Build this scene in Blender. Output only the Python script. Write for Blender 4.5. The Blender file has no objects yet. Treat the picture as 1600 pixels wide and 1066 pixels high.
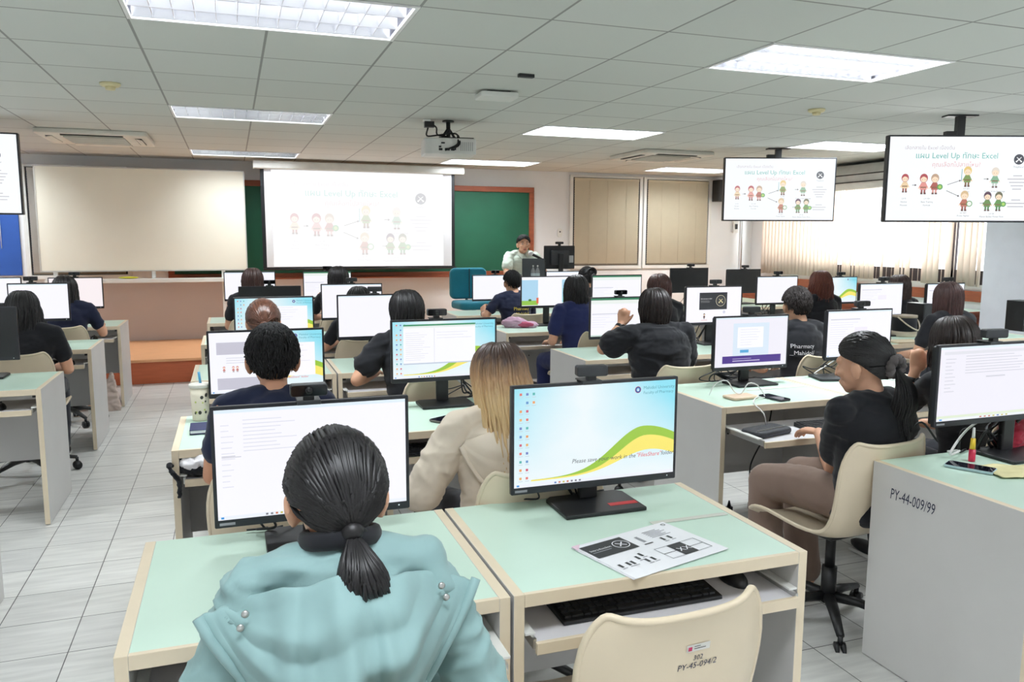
import bpy, bmesh, math, random
from mathutils import Vector, Matrix, noise
PI = math.pi
R = math.radians
random.seed(7)
scene = bpy.context.scene
col = scene.collection

# ------------------------------------------------------------------ camera
F_PX, YAW, PITCH, ROLL, CZ = 1237.2, 0.339, 0.128, 0.0034, 1.55
def cam_axes():
    cy, sy, cp, sp = math.cos(YAW), math.sin(YAW), math.cos(PITCH), math.sin(PITCH)
    f = Vector((sy * cp, cy * cp, -sp)); r = Vector((cy, -sy, 0)); u = r.cross(f)
    cr, sr = math.cos(ROLL), math.sin(ROLL)
    return cr * r + sr * u, -sr * r + cr * u, f
CR, CU, CF = cam_axes()
cam_data = bpy.data.cameras.new('camera')
cam = bpy.data.objects.new('camera', cam_data)
col.objects.link(cam)
cam_data.sensor_width = 36.0
cam_data.lens = F_PX / 1600 * 36
cam_data.clip_start = 0.05
m = Matrix.Identity(4)
for i in range(3):
    m[i][0], m[i][1], m[i][2] = CR[i], CU[i], -CF[i]
m.translation = (0, 0, CZ)
cam.matrix_world = m
scene.camera = cam
def ray(u, v):
    return CF + CR * ((u - 800) / F_PX) + CU * (-(v - 533) / F_PX)
def PZ(u, v, z):          # the point of the place at height z seen at that spot of the photo
    d = ray(u, v); return Vector((0, 0, CZ)) + d * ((z - CZ) / d.z)
def PY(u, v, y):          # the same at depth y
    d = ray(u, v); return Vector((0, 0, CZ)) + d * (y / d.y)
def PX(u, v, x):
    d = ray(u, v); return Vector((0, 0, CZ)) + d * (x / d.x)

# ------------------------------------------------------------------ light, exposure
scene.view_settings.view_transform = 'Standard'
scene.view_settings.look = 'None'
scene.view_settings.gamma = 1.0
scene.view_settings.use_curve_mapping = False
scene.view_settings.exposure = 0.0
world = bpy.data.worlds.new('daylight'); scene.world = world
world.use_nodes = True
wn = world.node_tree.nodes; bg = wn['Background']
bg.inputs['Color'].default_value = (0.93, 0.97, 1.0, 1); bg.inputs['Strength'].default_value = 3.2
scene.cycles.use_denoising = True
scene.cycles.max_bounces = 7
scene.cycles.diffuse_bounces = 4
scene.cycles.glossy_bounces = 3
scene.cycles.transmission_bounces = 6
scene.cycles.transparent_max_bounces = 12
scene.cycles.sample_clamp_indirect = 6.0
CEIL = 2.53
LIGHT_W, LIGHT_D = 1.19, 0.6
LAMP_E = 55.0
lamp_spots = []
for ix, lx in enumerate((-3.4, -0.4, 2.6, 5.6)):
    for iy, ly in enumerate((-2.13, 0.35, 3.45, 6.55, 9.65)):
        e = LAMP_E
        if ix == 1 and iy in (3, 4): e = LAMP_E * 0.6
        if ix == 1 and iy <= 2: e = LAMP_E * 0.72
        lamp_spots.append((lx, ly, e))
        ld = bpy.data.lights.new('tube_light', 'AREA')
        if ix == 1 and iy >= 2: ld.spread = R(140)
        if ix == 2 and iy == 2: ld.spread = R(150)
        ld.shape = 'RECTANGLE'; ld.size = 1.1; ld.size_y = 0.48; ld.energy = e
        ld.color = (0.93, 0.98, 1.0)
        lo = bpy.data.objects.new('tube_light', ld); col.objects.link(lo)
        lo.location = (lx + 0.6, ly + 0.31, CEIL + 0.075)

# ------------------------------------------------------------------ materials
MATS = {}
def lin(c):
    return tuple(((v / 12.92) if v <= 0.04045 else ((v + 0.055) / 1.055) ** 2.4) for v in c)
def mat(name, rgb, rough=0.5, metal=0.0, var=0.06, scale=8.0, bump=0.0, bscale=60.0, spec=0.5, sheen=0.0, stretch=None, alpha=None, coat=0.0):
    """rgb in 0..255 sRGB; procedural noise varies the colour a little."""
    if name in MATS: return MATS[name]
    M = bpy.data.materials.new(name); M.use_nodes = True
    nt = M.node_tree; N = nt.nodes; L = nt.links; b = N['Principled BSDF']
    c = lin([v / 255 for v in rgb])
    tc = N.new('ShaderNodeTexCoord'); mp = N.new('ShaderNodeMapping'); no = N.new('ShaderNodeTexNoise')
    if stretch: mp.inputs['Scale'].default_value = stretch
    L.new(tc.outputs['Object'], mp.inputs[0]); L.new(mp.outputs[0], no.inputs[0])
    no.inputs['Scale'].default_value = scale; no.inputs['Detail'].default_value = 4
    rp = N.new('ShaderNodeValToRGB'); e = rp.color_ramp.elements
    e[0].position = 0.3; e[1].position = 0.7
    e[0].color = tuple(max(0, v * (1 - var)) for v in c) + (1,)
    e[1].color = tuple(min(1, v * (1 + var)) for v in c) + (1,)
    L.new(no.outputs[0], rp.inputs[0]); L.new(rp.outputs[0], b.inputs['Base Color'])
    b.inputs['Roughness'].default_value = rough; b.inputs['Metallic'].default_value = metal
    b.inputs['Specular IOR Level'].default_value = spec
    if sheen: b.inputs['Sheen Weight'].default_value = sheen
    if coat: b.inputs['Coat Weight'].default_value = coat
    if bump:
        n2 = N.new('ShaderNodeTexNoise'); n2.inputs['Scale'].default_value = bscale; n2.inputs['Detail'].default_value = 3
        L.new(mp.outputs[0], n2.inputs[0])
        bp = N.new('ShaderNodeBump'); bp.inputs['Strength'].default_value = bump; bp.inputs['Distance'].default_value = 0.01
        L.new(n2.outputs[0], bp.inputs['Height']); L.new(bp.outputs[0], b.inputs['Normal'])
    MATS[name] = M
    return M
def glow(name, rgb, s=1.0):
    if name in MATS: return MATS[name]
    M = bpy.data.materials.new(name); M.use_nodes = True
    b = M.node_tree.nodes['Principled BSDF']
    b.inputs['Base Color'].default_value = (0.01, 0.01, 0.01, 1); b.inputs['Roughness'].default_value = 0.35
    b.inputs['Emission Color'].default_value = lin([v / 255 for v in rgb]) + (1,)
    b.inputs['Emission Strength'].default_value = s
    MATS[name] = M
    return M
def sc(*rgb):             # a colour shown by a screen
    return glow('screen_colour_%02x%02x%02x' % rgb, rgb, 1.0)

# ------------------------------------------------------------------ mesh builder
class MB:
    def __init__(s):
        s.v = []; s.f = []; s.m = []; s.sm = []; s.mats = []; s.T = None
    def mi(s, m):
        if m not in s.mats: s.mats.append(m)
        return s.mats.index(m)
    def add(s, vs, fs, m, smooth=False, T=None):
        o = len(s.v)
        for p in vs:
            p = Vector(p)
            if T is not None: p = T @ p
            if s.T is not None: p = s.T @ p
            s.v.append(p)
        i = s.mi(m) if not isinstance(m, (list, tuple)) else None
        for k, f in enumerate(fs):
            s.f.append(tuple(q + o for q in f)); s.m.append(i if i is not None else s.mi(m[k])); s.sm.append(smooth)
    def box(s, a, b, m, T=None, faces=None):
        """faces: dict of side ('x-','x+','y-','y+','z-','z+') to another material"""
        (x0, y0, z0), (x1, y1, z1) = a, b
        vs = [(x0, y0, z0), (x1, y0, z0), (x1, y1, z0), (x0, y1, z0), (x0, y0, z1), (x1, y0, z1), (x1, y1, z1), (x0, y1, z1)]
        fs = [(0, 3, 2, 1), (4, 5, 6, 7), (0, 1, 5, 4), (2, 3, 7, 6), (1, 2, 6, 5), (3, 0, 4, 7)]
        ks = ['z-', 'z+', 'y-', 'y+', 'x+', 'x-']
        s.add(vs, fs, [(faces or {}).get(k, m) for k in ks], False, T)
    def cyl(s, p, q, r, m, n=16, r2=None, smooth=True):
        s.tube([p, q], [r, r if r2 is None else r2], m, n, smooth=smooth)
    def tube(s, pts, r, m, n=10, smooth=True, flat=1.0, up=None, caps=True):
        pts = [Vector(p) for p in pts]; k = len(pts)
        rs = r if isinstance(r, (list, tuple)) else [r] * k
        vs = []; fs = []; prev = None
        for i, p in enumerate(pts):
            t = (pts[min(i + 1, k - 1)] - pts[max(i - 1, 0)])
            if t.length < 1e-9: t = Vector((0, 0, 1))
            t.normalize()
            ref = Vector(up) if up is not None else (prev if prev is not None else (Vector((0, 0, 1)) if abs(t.z) < 0.9 else Vector((1, 0, 0))))
            a = ref - t * ref.dot(t)
            if a.length < 1e-6: a = t.orthogonal()
            a.normalize(); b = t.cross(a); prev = a
            for j in range(n):
                w = 2 * PI * j / n
                vs.append(p + a * (math.cos(w) * rs[i] * flat) + b * (math.sin(w) * rs[i]))
        for i in range(k - 1):
            for j in range(n):
                fs.append((i * n + j, i * n + (j + 1) % n, (i + 1) * n + (j + 1) % n, (i + 1) * n + j))
        if caps:
            fs.append(tuple(range(n - 1, -1, -1))); fs.append(tuple((k - 1) * n + j for j in range(n)))
        s.add(vs, fs, m, smooth)
    def lathe(s, prof, m, n=24, c=(0, 0, 0), smooth=True, T=None):
        vs = []; fs = []
        for (r, z) in prof:
            for j in range(n):
                w = 2 * PI * j / n
                vs.append((c[0] + r * math.cos(w), c[1] + r * math.sin(w), c[2] + z))
        for i in range(len(prof) - 1):
            for j in range(n):
                fs.append((i * n + j, i * n + (j + 1) % n, (i + 1) * n + (j + 1) % n, (i + 1) * n + j))
        fs.append(tuple(range(n - 1, -1, -1))); fs.append(tuple((len(prof) - 1) * n + j for j in range(n)))
        s.add(vs, fs, m, smooth, T)
    def ell(s, c, r, m, T=None, nu=14, nv=10):
        prof = []
        vs = []; fs = []
        for i in range(nv + 1):
            e = -PI / 2 + PI * i / nv
            for j in range(nu):
                w = 2 * PI * j / nu
                vs.append((c[0] + r[0] * math.cos(e) * math.cos(w), c[1] + r[1] * math.cos(e) * math.sin(w), c[2] + r[2] * math.sin(e)))
        for i in range(nv):
            for j in range(nu):
                fs.append((i * nu + j, i * nu + (j + 1) % nu, (i + 1) * nu + (j + 1) % nu, (i + 1) * nu + j))
        s.add(vs, fs, m, True, T)
    def prism(s, poly, t0, t1, m, axis='y', smooth=False, T=None):
        """poly in the plane across axis, extruded t0..t1 along axis"""
        def P(a, b, t):
            return {'y': (a, t, b), 'z': (a, b, t), 'x': (t, a, b)}[axis]
        n = len(poly)
        vs = [P(a, b, t0) for a, b in poly] + [P(a, b, t1) for a, b in poly]
        fs = [tuple(range(n)), tuple(range(2 * n - 1, n - 1, -1))] + [(i, i + n, (i + 1) % n + n, (i + 1) % n) for i in range(n)]
        s.add(vs, fs, m, smooth, T)
    def rbox(s, a, b, r, m, axis='z', seg=4, T=None):
        """box with rounded corners seen along axis"""
        ax = {'x': (1, 2, 0), 'y': (0, 2, 1), 'z': (0, 1, 2)}[axis]
        x0, x1, y0, y1, t0, t1 = a[ax[0]], b[ax[0]], a[ax[1]], b[ax[1]], a[ax[2]], b[ax[2]]
        s.prism(rpoly(x0, x1, y0, y1, r, seg), t0, t1, m, axis, T=T)
    def quad(s, x0, x1, z0, z1, y, m):   # upright face looking towards -Y
        s.add([(x0, y, z0), (x1, y, z0), (x1, y, z1), (x0, y, z1)], [(0, 1, 2, 3)], m)
    def poly(s, pts, y, m):
        s.add([(a, y, b) for a, b in pts], [tuple(range(len(pts)))], m)
    def disc(s, x, z, r, y, m, n=20, rz=None):
        rz = r if rz is None else rz
        s.poly([(x + r * math.cos(2 * PI * i / n), z + rz * math.sin(2 * PI * i / n)) for i in range(n)], y, m)
    def text(s, txt, size, m, T=None, align='LEFT', ext=0.0, shear=0.0):
        """T places the text: its local x runs along the line, local y is up"""
        cu = bpy.data.curves.new('t', 'FONT'); cu.body = txt; cu.size = size; cu.align_x = align; cu.extrude = ext
        cu.resolution_u = 2; cu.shear = shear
        o = bpy.data.objects.new('t', cu); col.objects.link(o)
        dg = bpy.context.evaluated_depsgraph_get(); dg.update()
        me = bpy.data.meshes.new_from_object(o.evaluated_get(dg))
        s.add([v.co.copy() for v in me.vertices], [tuple(p.vertices) for p in me.polygons], m, False, T)
        bpy.data.objects.remove(o); bpy.data.curves.remove(cu); bpy.data.meshes.remove(me)
    def build(s, name, parent=None, bevel=0.0, bseg=2, sub=0, loc=None, rot=None):
        me = bpy.data.meshes.new(name)
        me.from_pydata([tuple(p) for p in s.v], [], s.f)
        for k in s.mats: me.materials.append(k)
        me.polygons.foreach_set('material_index', s.m); me.polygons.foreach_set('use_smooth', s.sm)
        me.update()
        bm = bmesh.new(); bm.from_mesh(me); bmesh.ops.recalc_face_normals(bm, faces=bm.faces) if not getattr(s, 'keep', False) else None
        bm.to_mesh(me); bm.free()
        o = bpy.data.objects.new(name, me); col.objects.link(o)
        if parent is not None: o.parent = parent
        if bevel:
            b = o.modifiers.new('bevel', 'BEVEL'); b.width = bevel; b.segments = bseg; b.limit_method = 'ANGLE'; b.angle_limit = R(40); b.harden_normals = False
        if sub:
            b = o.modifiers.new('sub', 'SUBSURF'); b.levels = sub; b.render_levels = sub
        if loc is not None: o.location = loc
        if rot is not None: o.rotation_euler = rot
        return o
def rpoly(x0, x1, y0, y1, r, seg=4):
    out = []
    for cx, cy, a in ((x1 - r, y0 + r, -90), (x1 - r, y1 - r, 0), (x0 + r, y1 - r, 90), (x0 + r, y0 + r, 180)):
        for i in range(seg + 1):
            w = R(a + 90 * i / seg); out.append((cx + r * math.cos(w), cy + r * math.sin(w)))
    return out
def upright(x, y, z, s=1.0):      # text frame: x right, y up, facing -Y
    return Matrix.Translation((x, y, z)) @ Matrix.Rotation(PI / 2, 4, 'X') @ Matrix.Scale(s, 4)
def bez(pts, n=24):               # smooth curve through points
    pts = [Vector(p) for p in pts]; out = []
    P = [pts[0] * 2 - pts[1]] + pts + [pts[-1] * 2 - pts[-2]]
    seg = len(pts) - 1
    for i in range(seg):
        a, b, c, d = P[i:i + 4]; k = max(2, n // seg)
        for j in range(k):
            t = j / k
            out.append(0.5 * ((2 * b) + (c - a) * t + (2 * a - 5 * b + 4 * c - d) * t * t + (3 * b - a - 3 * c + d) * t ** 3))
    out.append(pts[-1]); return out
def empty(name, loc=(0, 0, 0), rz=0.0):
    o = bpy.data.objects.new(name, None); col.objects.link(o)
    o.empty_display_size = 0.1; o.location = loc; o.rotation_euler = (0, 0, rz); return o
def tag(o, label, cat, group=None, kind=None):
    o['label'] = label; o['category'] = cat
    if group: o['group'] = group
    if kind: o['kind'] = kind
    return o
def thing(name, label, cat, loc=(0, 0, 0), rz=0.0, group=None):
    return tag(empty(name, loc, rz), label, cat, group)
def structure(o):
    o['kind'] = 'structure'; return o
def copy_tree(o, parent=None):
    c = o.copy(); col.objects.link(c)
    if parent is not None: c.parent = parent
    for ch in list(o.children): copy_tree(ch, c)
    return c
def cable(name, pts, r, m, label=None, parent=None, n=40):
    mb = MB(); mb.tube(bez(pts, n), r, m, 8)
    o = mb.build(name, parent)
    if label: tag(o, label, 'cable', 'cables and leads')
    return o
# ------------------------------------------------------------------ materials of the place
M_wall = mat('painted_wall', (242, 243, 244), 0.7, var=0.02, scale=2, bump=0.03, bscale=40)
M_wallgrey = mat('greyer_painted_wall', (216, 206, 204), 0.7, var=0.03, scale=2)
M_white = mat('white_plastic', (236, 236, 232), 0.4, var=0.02)
M_cream = mat('cream_edge_band', (228, 212, 186), 0.45, var=0.03, scale=12)
M_mint = mat('mint_laminate', (206, 231, 215), 0.33, var=0.02, scale=5, spec=0.45)
M_grey = mat('light_grey_laminate', (216, 214, 212), 0.5, var=0.02, scale=5)
M_tray = mat('white_laminate', (226, 224, 228), 0.4, var=0.02)
M_black = mat('black_plastic', (24, 25, 28), 0.42, var=0.12, scale=20)
M_dark = mat('dark_grey_plastic', (44, 46, 50), 0.45, var=0.08, scale=20)
M_bezel = mat('bezel_plastic', (30, 31, 38), 0.35, var=0.06)
M_metal = mat('brushed_metal', (190, 190, 188), 0.3, metal=0.9, var=0.05)
M_brown = mat('reddish_brown_wood', (150, 78, 48), 0.5, var=0.18, scale=6, stretch=(1, 1, 8))
M_green = mat('green_chalkboard', (20, 88, 62), 0.6, var=0.08, scale=3)
M_board = mat('cream_whiteboard', (250, 246, 230), 0.38, var=0.03, scale=1.2)
M_fabric = mat('screen_fabric', (235, 235, 238), 0.9, var=0.01)
M_ochre = mat('orange_stage_vinyl', (230, 170, 122), 0.42, var=0.06, scale=4, stretch=(1, 6, 1))
M_rust = mat('rust_stage_front', (192, 100, 62), 0.5, var=0.07, scale=5, stretch=(1, 1, 8))
M_blind = mat('beige_blind', (206, 196, 172), 0.7, var=0.02)
M_shell = mat('cream_chair_plastic', (226, 210, 184), 0.32, var=0.02, scale=6, spec=0.5)
M_redp = mat('red_plastic', (196, 30, 36), 0.4)
M_blue = mat('blue_fabric_blind', (38, 82, 160), 0.7, var=0.04)

def floor_material():
    M = bpy.data.materials.new('tiled_floor'); M.use_nodes = True
    nt = M.node_tree; N = nt.nodes; L = nt.links; b = N['Principled BSDF']
    tc = N.new('ShaderNodeTexCoord'); mp = N.new('ShaderNodeMapping'); mp.inputs['Location'].default_value = (0.64 + 0.0, -3.8, 0)
    L.new(tc.outputs['Object'], mp.inputs[0])
    br = N.new('ShaderNodeTexBrick'); br.offset = 0; br.squash = 1
    br.inputs['Scale'].default_value = 1.0; br.inputs['Brick Width'].default_value = 0.298; br.inputs['Row Height'].default_value = 0.298
    br.inputs['Mortar Size'].default_value = 0.0022; br.inputs['Mortar Smooth'].default_value = 0.2
    br.inputs['Color1'].default_value = lin((0.90, 0.90, 0.885)) + (1,); br.inputs['Color2'].default_value = lin((0.87, 0.87, 0.86)) + (1,)
    br.inputs['Mortar'].default_value = lin((0.36, 0.36, 0.36)) + (1,)
    L.new(mp.outputs[0], br.inputs['Vector'])
    m2 = N.new('ShaderNodeMapping'); m2.inputs['Scale'].default_value = (1.6, 14, 1); L.new(tc.outputs['Object'], m2.inputs[0])
    no = N.new('ShaderNodeTexNoise'); no.inputs['Scale'].default_value = 2.2; no.inputs['Detail'].default_value = 6; L.new(m2.outputs[0], no.inputs[0])
    rp = N.new('ShaderNodeValToRGB'); rp.color_ramp.elements[0].position = 0.32; rp.color_ramp.elements[1].position = 0.68
    rp.color_ramp.elements[0].color = (0.80, 0.80, 0.80, 1); rp.color_ramp.elements[1].color = (1, 1, 1, 1)
    L.new(no.outputs[0], rp.inputs[0])
    mx = N.new('ShaderNodeMix'); mx.data_type = 'RGBA'; mx.blend_type = 'MULTIPLY'; mx.inputs[0].default_value = 1
    L.new(br.outputs[0], mx.inputs[6]); L.new(rp.outputs[0], mx.inputs[7]); L.new(mx.outputs[2], b.inputs['Base Color'])
    b.inputs['Roughness'].default_value = 0.28; b.inputs['Specular IOR Level'].default_value = 0.45
    bp = N.new('ShaderNodeBump'); bp.inputs['Strength'].default_value = 0.3; bp.inputs['Distance'].default_value = 0.002; bp.invert = True
    L.new(br.outputs['Fac'], bp.inputs['Height']); L.new(bp.outputs[0], b.inputs['Normal'])
    return M
def ceiling_material():
    M = bpy.data.materials.new('ceiling_tiles'); M.use_nodes = True
    nt = M.node_tree; N = nt.nodes; L = nt.links; b = N['Principled BSDF']
    tc = N.new('ShaderNodeTexCoord'); mp = N.new('ShaderNodeMapping'); mp.inputs['Location'].default_value = (0.4, -4.07, 0)
    L.new(tc.outputs['Object'], mp.inputs[0])
    br = N.new('ShaderNodeTexBrick'); br.offset = 0; br.squash = 1
    br.inputs['Scale'].default_value = 1.0; br.inputs['Brick Width'].default_value = 0.6; br.inputs['Row Height'].default_value = 0.62
    br.inputs['Mortar Size'].default_value = 0.007; br.inputs['Mortar Smooth'].default_value = 0.15
    br.inputs['Color1'].default_value = lin((0.845, 0.855, 0.835)) + (1,); br.inputs['Color2'].default_value = lin((0.82, 0.83, 0.81)) + (1,)
    br.inputs['Mortar'].default_value = lin((0.60, 0.60, 0.585)) + (1,)
    L.new(mp.outputs[0], br.inputs['Vector'])
    no = N.new('ShaderNodeTexNoise'); no.inputs['Scale'].default_value = 30; no.inputs['Detail'].default_value = 5; L.new(tc.outputs['Object'], no.inputs[0])
    bp = N.new('ShaderNodeBump'); bp.inputs['Strength'].default_value = 0.12; bp.inputs['Distance'].default_value = 0.003
    L.new(no.outputs[0], bp.inputs['Height'])
    L.new(br.outputs[0], b.inputs['Base Color']); L.new(bp.outputs[0], b.inputs['Normal'])
    b.inputs['Roughness'].default_value = 0.75
    return M
XL, XR, YB, YF = -4.6, 7.95, -3.2, 10.9
mb = MB(); mb.box((XL, YB, -0.1), (XR, YF, 0), floor_material()); structure(mb.build('floor'))
# ceiling: one sheet of tiles with openings where the light troffers sit
mb = MB(); mc = ceiling_material()
xs = [-4.6] + [-0.4 + 0.6 * k for k in range(-6, 14)] + [XR]
ys = sorted([YB] + [4.07 + 0.62 * k for k in range(-11, 11)] + [YF] )
holes = [(lx, ly) for lx, ly, e in lamp_spots]
def snap(v, arr): return min(arr, key=lambda a: abs(a - v))
lampcells = set(); lamp_real = []
for lx, ly, e in lamp_spots:
    x0 = snap(lx, xs); y0 = snap(ly, ys); ix = xs.index(x0); iy = ys.index(y0)
    lampcells |= {(ix, iy), (ix + 1, iy)}; lamp_real.append((x0, xs[ix + 2], y0, ys[iy + 1], e))
for i in range(len(xs) - 1):
    for j in range(len(ys) - 1):
        if (i, j) in lampcells: continue
        mb.add([(xs[i], ys[j], CEIL), (xs[i + 1], ys[j], CEIL), (xs[i + 1], ys[j + 1], CEIL), (xs[i], ys[j + 1], CEIL)], [(0, 1, 2, 3)], mc)
bmx = mb.build('ceiling'); structure(bmx)
for lo, lr in zip([o for o in col.objects if o.type == 'LIGHT'], lamp_real):
    lo.location.x = (lr[0] + lr[1]) / 2; lo.location.y = (lr[2] + lr[3]) / 2
mb = MB(); mb.box((XL - 0.1, YF, 0), (XR, YF + 0.12, CEIL + 0.2), M_wall); structure(mb.build('wall_front'))
mb = MB(); mb.box((XL - 0.1, YB - 0.1, 0), (XL, YF, CEIL + 0.2), M_wall); structure(mb.build('wall_left'))
mb = MB(); mb.box((XL - 0.1, YB - 0.12, 0), (XR + 0.1, YB - 0.1, CEIL + 0.2), M_wall); structure(mb.build('wall_back'))
# right wall with its window opening
WY0, WY1, WZ0, WZ1 = 6.42, 10.6, 1.05, 2.42
mb = MB()
mb.box((XR, YB, 0), (XR + 0.15, YF + 0.1, WZ0), M_wall)
mb.box((XR, YB, WZ1), (XR + 0.15, YF + 0.1, CEIL + 0.2), M_wall)
mb.box((XR, YB, WZ0), (XR + 0.15, WY0, WZ1), M_wall)
mb.box((XR, WY1, WZ0), (XR + 0.15, YF + 0.1, WZ1), M_wall)
structure(mb.build('wall_right'))
# window: frame, bars and glass
M_glass = bpy.data.materials.new('window_glass'); M_glass.use_nodes = True
nt = M_glass.node_tree; nt.nodes.clear()
o_ = nt.nodes.new('ShaderNodeOutputMaterial'); mxs = nt.nodes.new('ShaderNodeMixShader'); tr = nt.nodes.new('ShaderNodeBsdfTransparent'); gl = nt.nodes.new('ShaderNodeBsdfGlossy')
gl.inputs['Roughness'].default_value = 0.03; mxs.inputs[0].default_value = 0.06
nt.links.new(tr.outputs[0], mxs.inputs[1]); nt.links.new(gl.outputs[0], mxs.inputs[2]); nt.links.new(mxs.outputs[0], o_.inputs[0])
M_alu = mat('dark_aluminium', (60, 52, 56), 0.5, var=0.05)
mb = MB()
for y in (WY0, 7.1, 7.95, 8.8, 9.65, WY1 - 0.05):
    mb.box((XR + 0.06, y, WZ0), (XR + 0.11, y + 0.035, WZ1), M_alu)
mb.box((XR + 0.06, WY0, WZ0), (XR + 0.11, WY1, WZ0 + 0.16), M_alu); mb.box((XR + 0.06, WY0, WZ1 - 0.05), (XR + 0.11, WY1, WZ1), M_alu)
w = structure(mb.build('window_1'))
mb = MB(); mb.box((XR + 0.082, WY0 + 0.04, WZ0 + 0.15), (XR + 0.088, WY1 - 0.04, WZ1 - 0.04), M_glass); mb.build('pane', w)
# daylight outside
ld = bpy.data.lights.new('daylight_window', 'AREA'); ld.shape = 'RECTANGLE'; ld.size = 4.2; ld.size_y = 1.8; ld.energy = 260; ld.color = (0.95, 0.98, 1)
lo = bpy.data.objects.new('daylight_window', ld); col.objects.link(lo); lo.location = (XR + 0.9, 8.4, 1.9); lo.rotation_euler = (0, R(90), 0)

# structural column on the right, stage, brown rail
mb = MB(); mb.box((7.59, 4.6, 0), (XR, 6.35, CEIL), mat('pale_blue_grey_paint', (228, 232, 240), 0.65, var=0.02)); structure(mb.build('wall_column_right'))
ST = 0.26
mb = MB(); mb.box((-3.6, 9.16, 0), (XR, YF, ST), M_rust, faces={'z+': M_ochre}); mb.box((-3.62, 9.13, ST - 0.025), (XR, YF, ST + 0.004), M_ochre)
structure(mb.build('floor_stage', bevel=0.004))
mb = MB(); mb.box((XR - 0.03, 6.35, 0.86), (XR, YF, 0.98), M_brown); structure(mb.build('trim_1', bevel=0.003))
mb = MB(); mb.box((4.22, YF - 0.02, ST), (XR, YF, 1.08), M_wall); structure(mb.build('trim_2'))
# greyer lower wall behind the whiteboard
mb = MB(); mb.box((-3.6, YF - 0.015, ST), (0.4, YF, 1.0), M_wallgrey); structure(mb.build('trim_3'))

# ------------------------------------------------------------------ ceiling lights
M_reflect = mat('mirror_reflector', (225, 225, 232), 0.18, metal=0.85, var=0.02)
M_lframe = mat('light_frame', (240, 240, 240), 0.4)
M_louver = mat('louver_white', (236, 238, 242), 0.3, var=0.01)
place_words = {}
lights_out = []
for k, (x0, x1, y0, y1, e) in enumerate(lamp_real):
    seen = y0 > 2
    if y0 < 2 and False: continue
    lab = None
    key = (round(x0, 1), round(y0, 1))
    mirror = (x0 < 0 and x0 > -1) or (x0 > 2 and x0 < 3 and y0 > 3 and y0 < 4)
    t = thing('ceiling_light', 'recessed ceiling light', 'ceiling light', ((x0 + x1) / 2, (y0 + y1) / 2, CEIL), 0, 'recessed louvred ceiling lights')
    t['k'] = k; lights_out.append((t, x0, y0))
    hw, hd = (x1 - x0) / 2, (y1 - y0) / 2
    mb = MB(); T = 0.018
    for a, b in (((-hw, -hd, -0.006), (hw, -hd + T, 0.01)), ((-hw, hd - T, -0.006), (hw, hd, 0.01)), ((-hw, -hd + T, -0.006), (-hw + T, hd - T, 0.01)), ((hw - T, -hd + T, -0.006), (hw, hd - T, 0.01))):
        mb.box(a, b, M_lframe)
    mb.build('frame', t)
    mb = MB(); ml = M_reflect if mirror else M_louver
    for a, b in (((-hw, -hd, 0.01), (hw, -hd + 0.006, 0.1)), ((-hw, hd - 0.006, 0.01), (hw, hd, 0.1)), ((-hw, -hd, 0.01), (-hw + 0.006, hd, 0.1)), ((hw - 0.006, -hd, 0.01), (hw, hd, 0.1)), ((-hw, -hd, 0.094), (hw, hd, 0.1))):
        mb.box(a, b, ml)
    mb.build('housing', t)
    mb = MB()
    for i in (-1, 0, 1):          # V shaped long blades
        y = i * hd * 0.62 if i else 0
    for y in (-hd * 0.34, hd * 0.34):
        mb.prism([(y - 0.016, 0.052), (y + 0.016, 0.052), (y + 0.002, 0.002), (y - 0.002, 0.002)], -hw + 0.02, hw - 0.02, ml, 'x')
    for y in (-hd + 0.02, hd - 0.02):
        s_ = 1 if y > 0 else -1
        mb.prism([(y, 0.004), (y - 0.012 * s_, 0.052), (y, 0.052)], -hw + 0.02, hw - 0.02, ml, 'x')
    n = 13
    for i in range(1, n):
        x = -hw + 0.02 + (2 * hw - 0.04) * i / n
        mb.prism([(x - 0.005, 0.05), (x + 0.005, 0.05), (x + 0.0012, 0.006), (x - 0.0012, 0.006)], -hd + 0.02, hd - 0.02, ml, 'y')
    mb.build('louver', t)
names = {(-0.4, 3.4): 'louvred ceiling light cut off by the top edge, nearest on the left',
         (-0.4, 6.5): 'dim mirrored ceiling light above the aisle, second back from the camera',
         (-0.4, 9.7): 'dim mirrored ceiling light just above the projection screen',
         (2.6, 3.4): 'bright louvred ceiling light at upper right, nearest on the right',
         (2.6, 6.5): 'bright louvred ceiling light just right of the projector',
         (2.6, 9.7): 'bright louvred ceiling light over the lecturer, right of the projection screen',
         (5.6, 6.5): 'bright louvred ceiling light between the two right wall screens',
         (5.6, 9.7): 'bright ceiling light just left of the further hanging television',
         (-3.4, 6.5): 'ceiling light glimpsed at the left edge above the left television',
         (-3.4, 9.7): 'ceiling light glimpsed just right of the left television'}
for t, x0, y0 in lights_out:
    del t['k']
    b = min(names, key=lambda q: abs(q[0] - x0) + abs(q[1] - y0))
    if abs(b[0] - x0) + abs(b[1] - y0) < 0.25: t['label'] = names[b]
    else:
        cw = {-3.4: 'above the left desk block', -0.4: 'above the tiled aisle', 2.6: 'above the right edge desk', 5.6: 'nearest the window wall'}[min((-3.4, -0.4, 2.6, 5.6), key=lambda q: abs(q - x0))]
        rw = 'furthest behind the camera' if y0 < -1 else 'overhead of the camera' if y0 < 2 else 'beside the nearest visible ones'
        t['label'] = 'recessed ceiling light out of view, ' + rw + ', ' + cw

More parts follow.
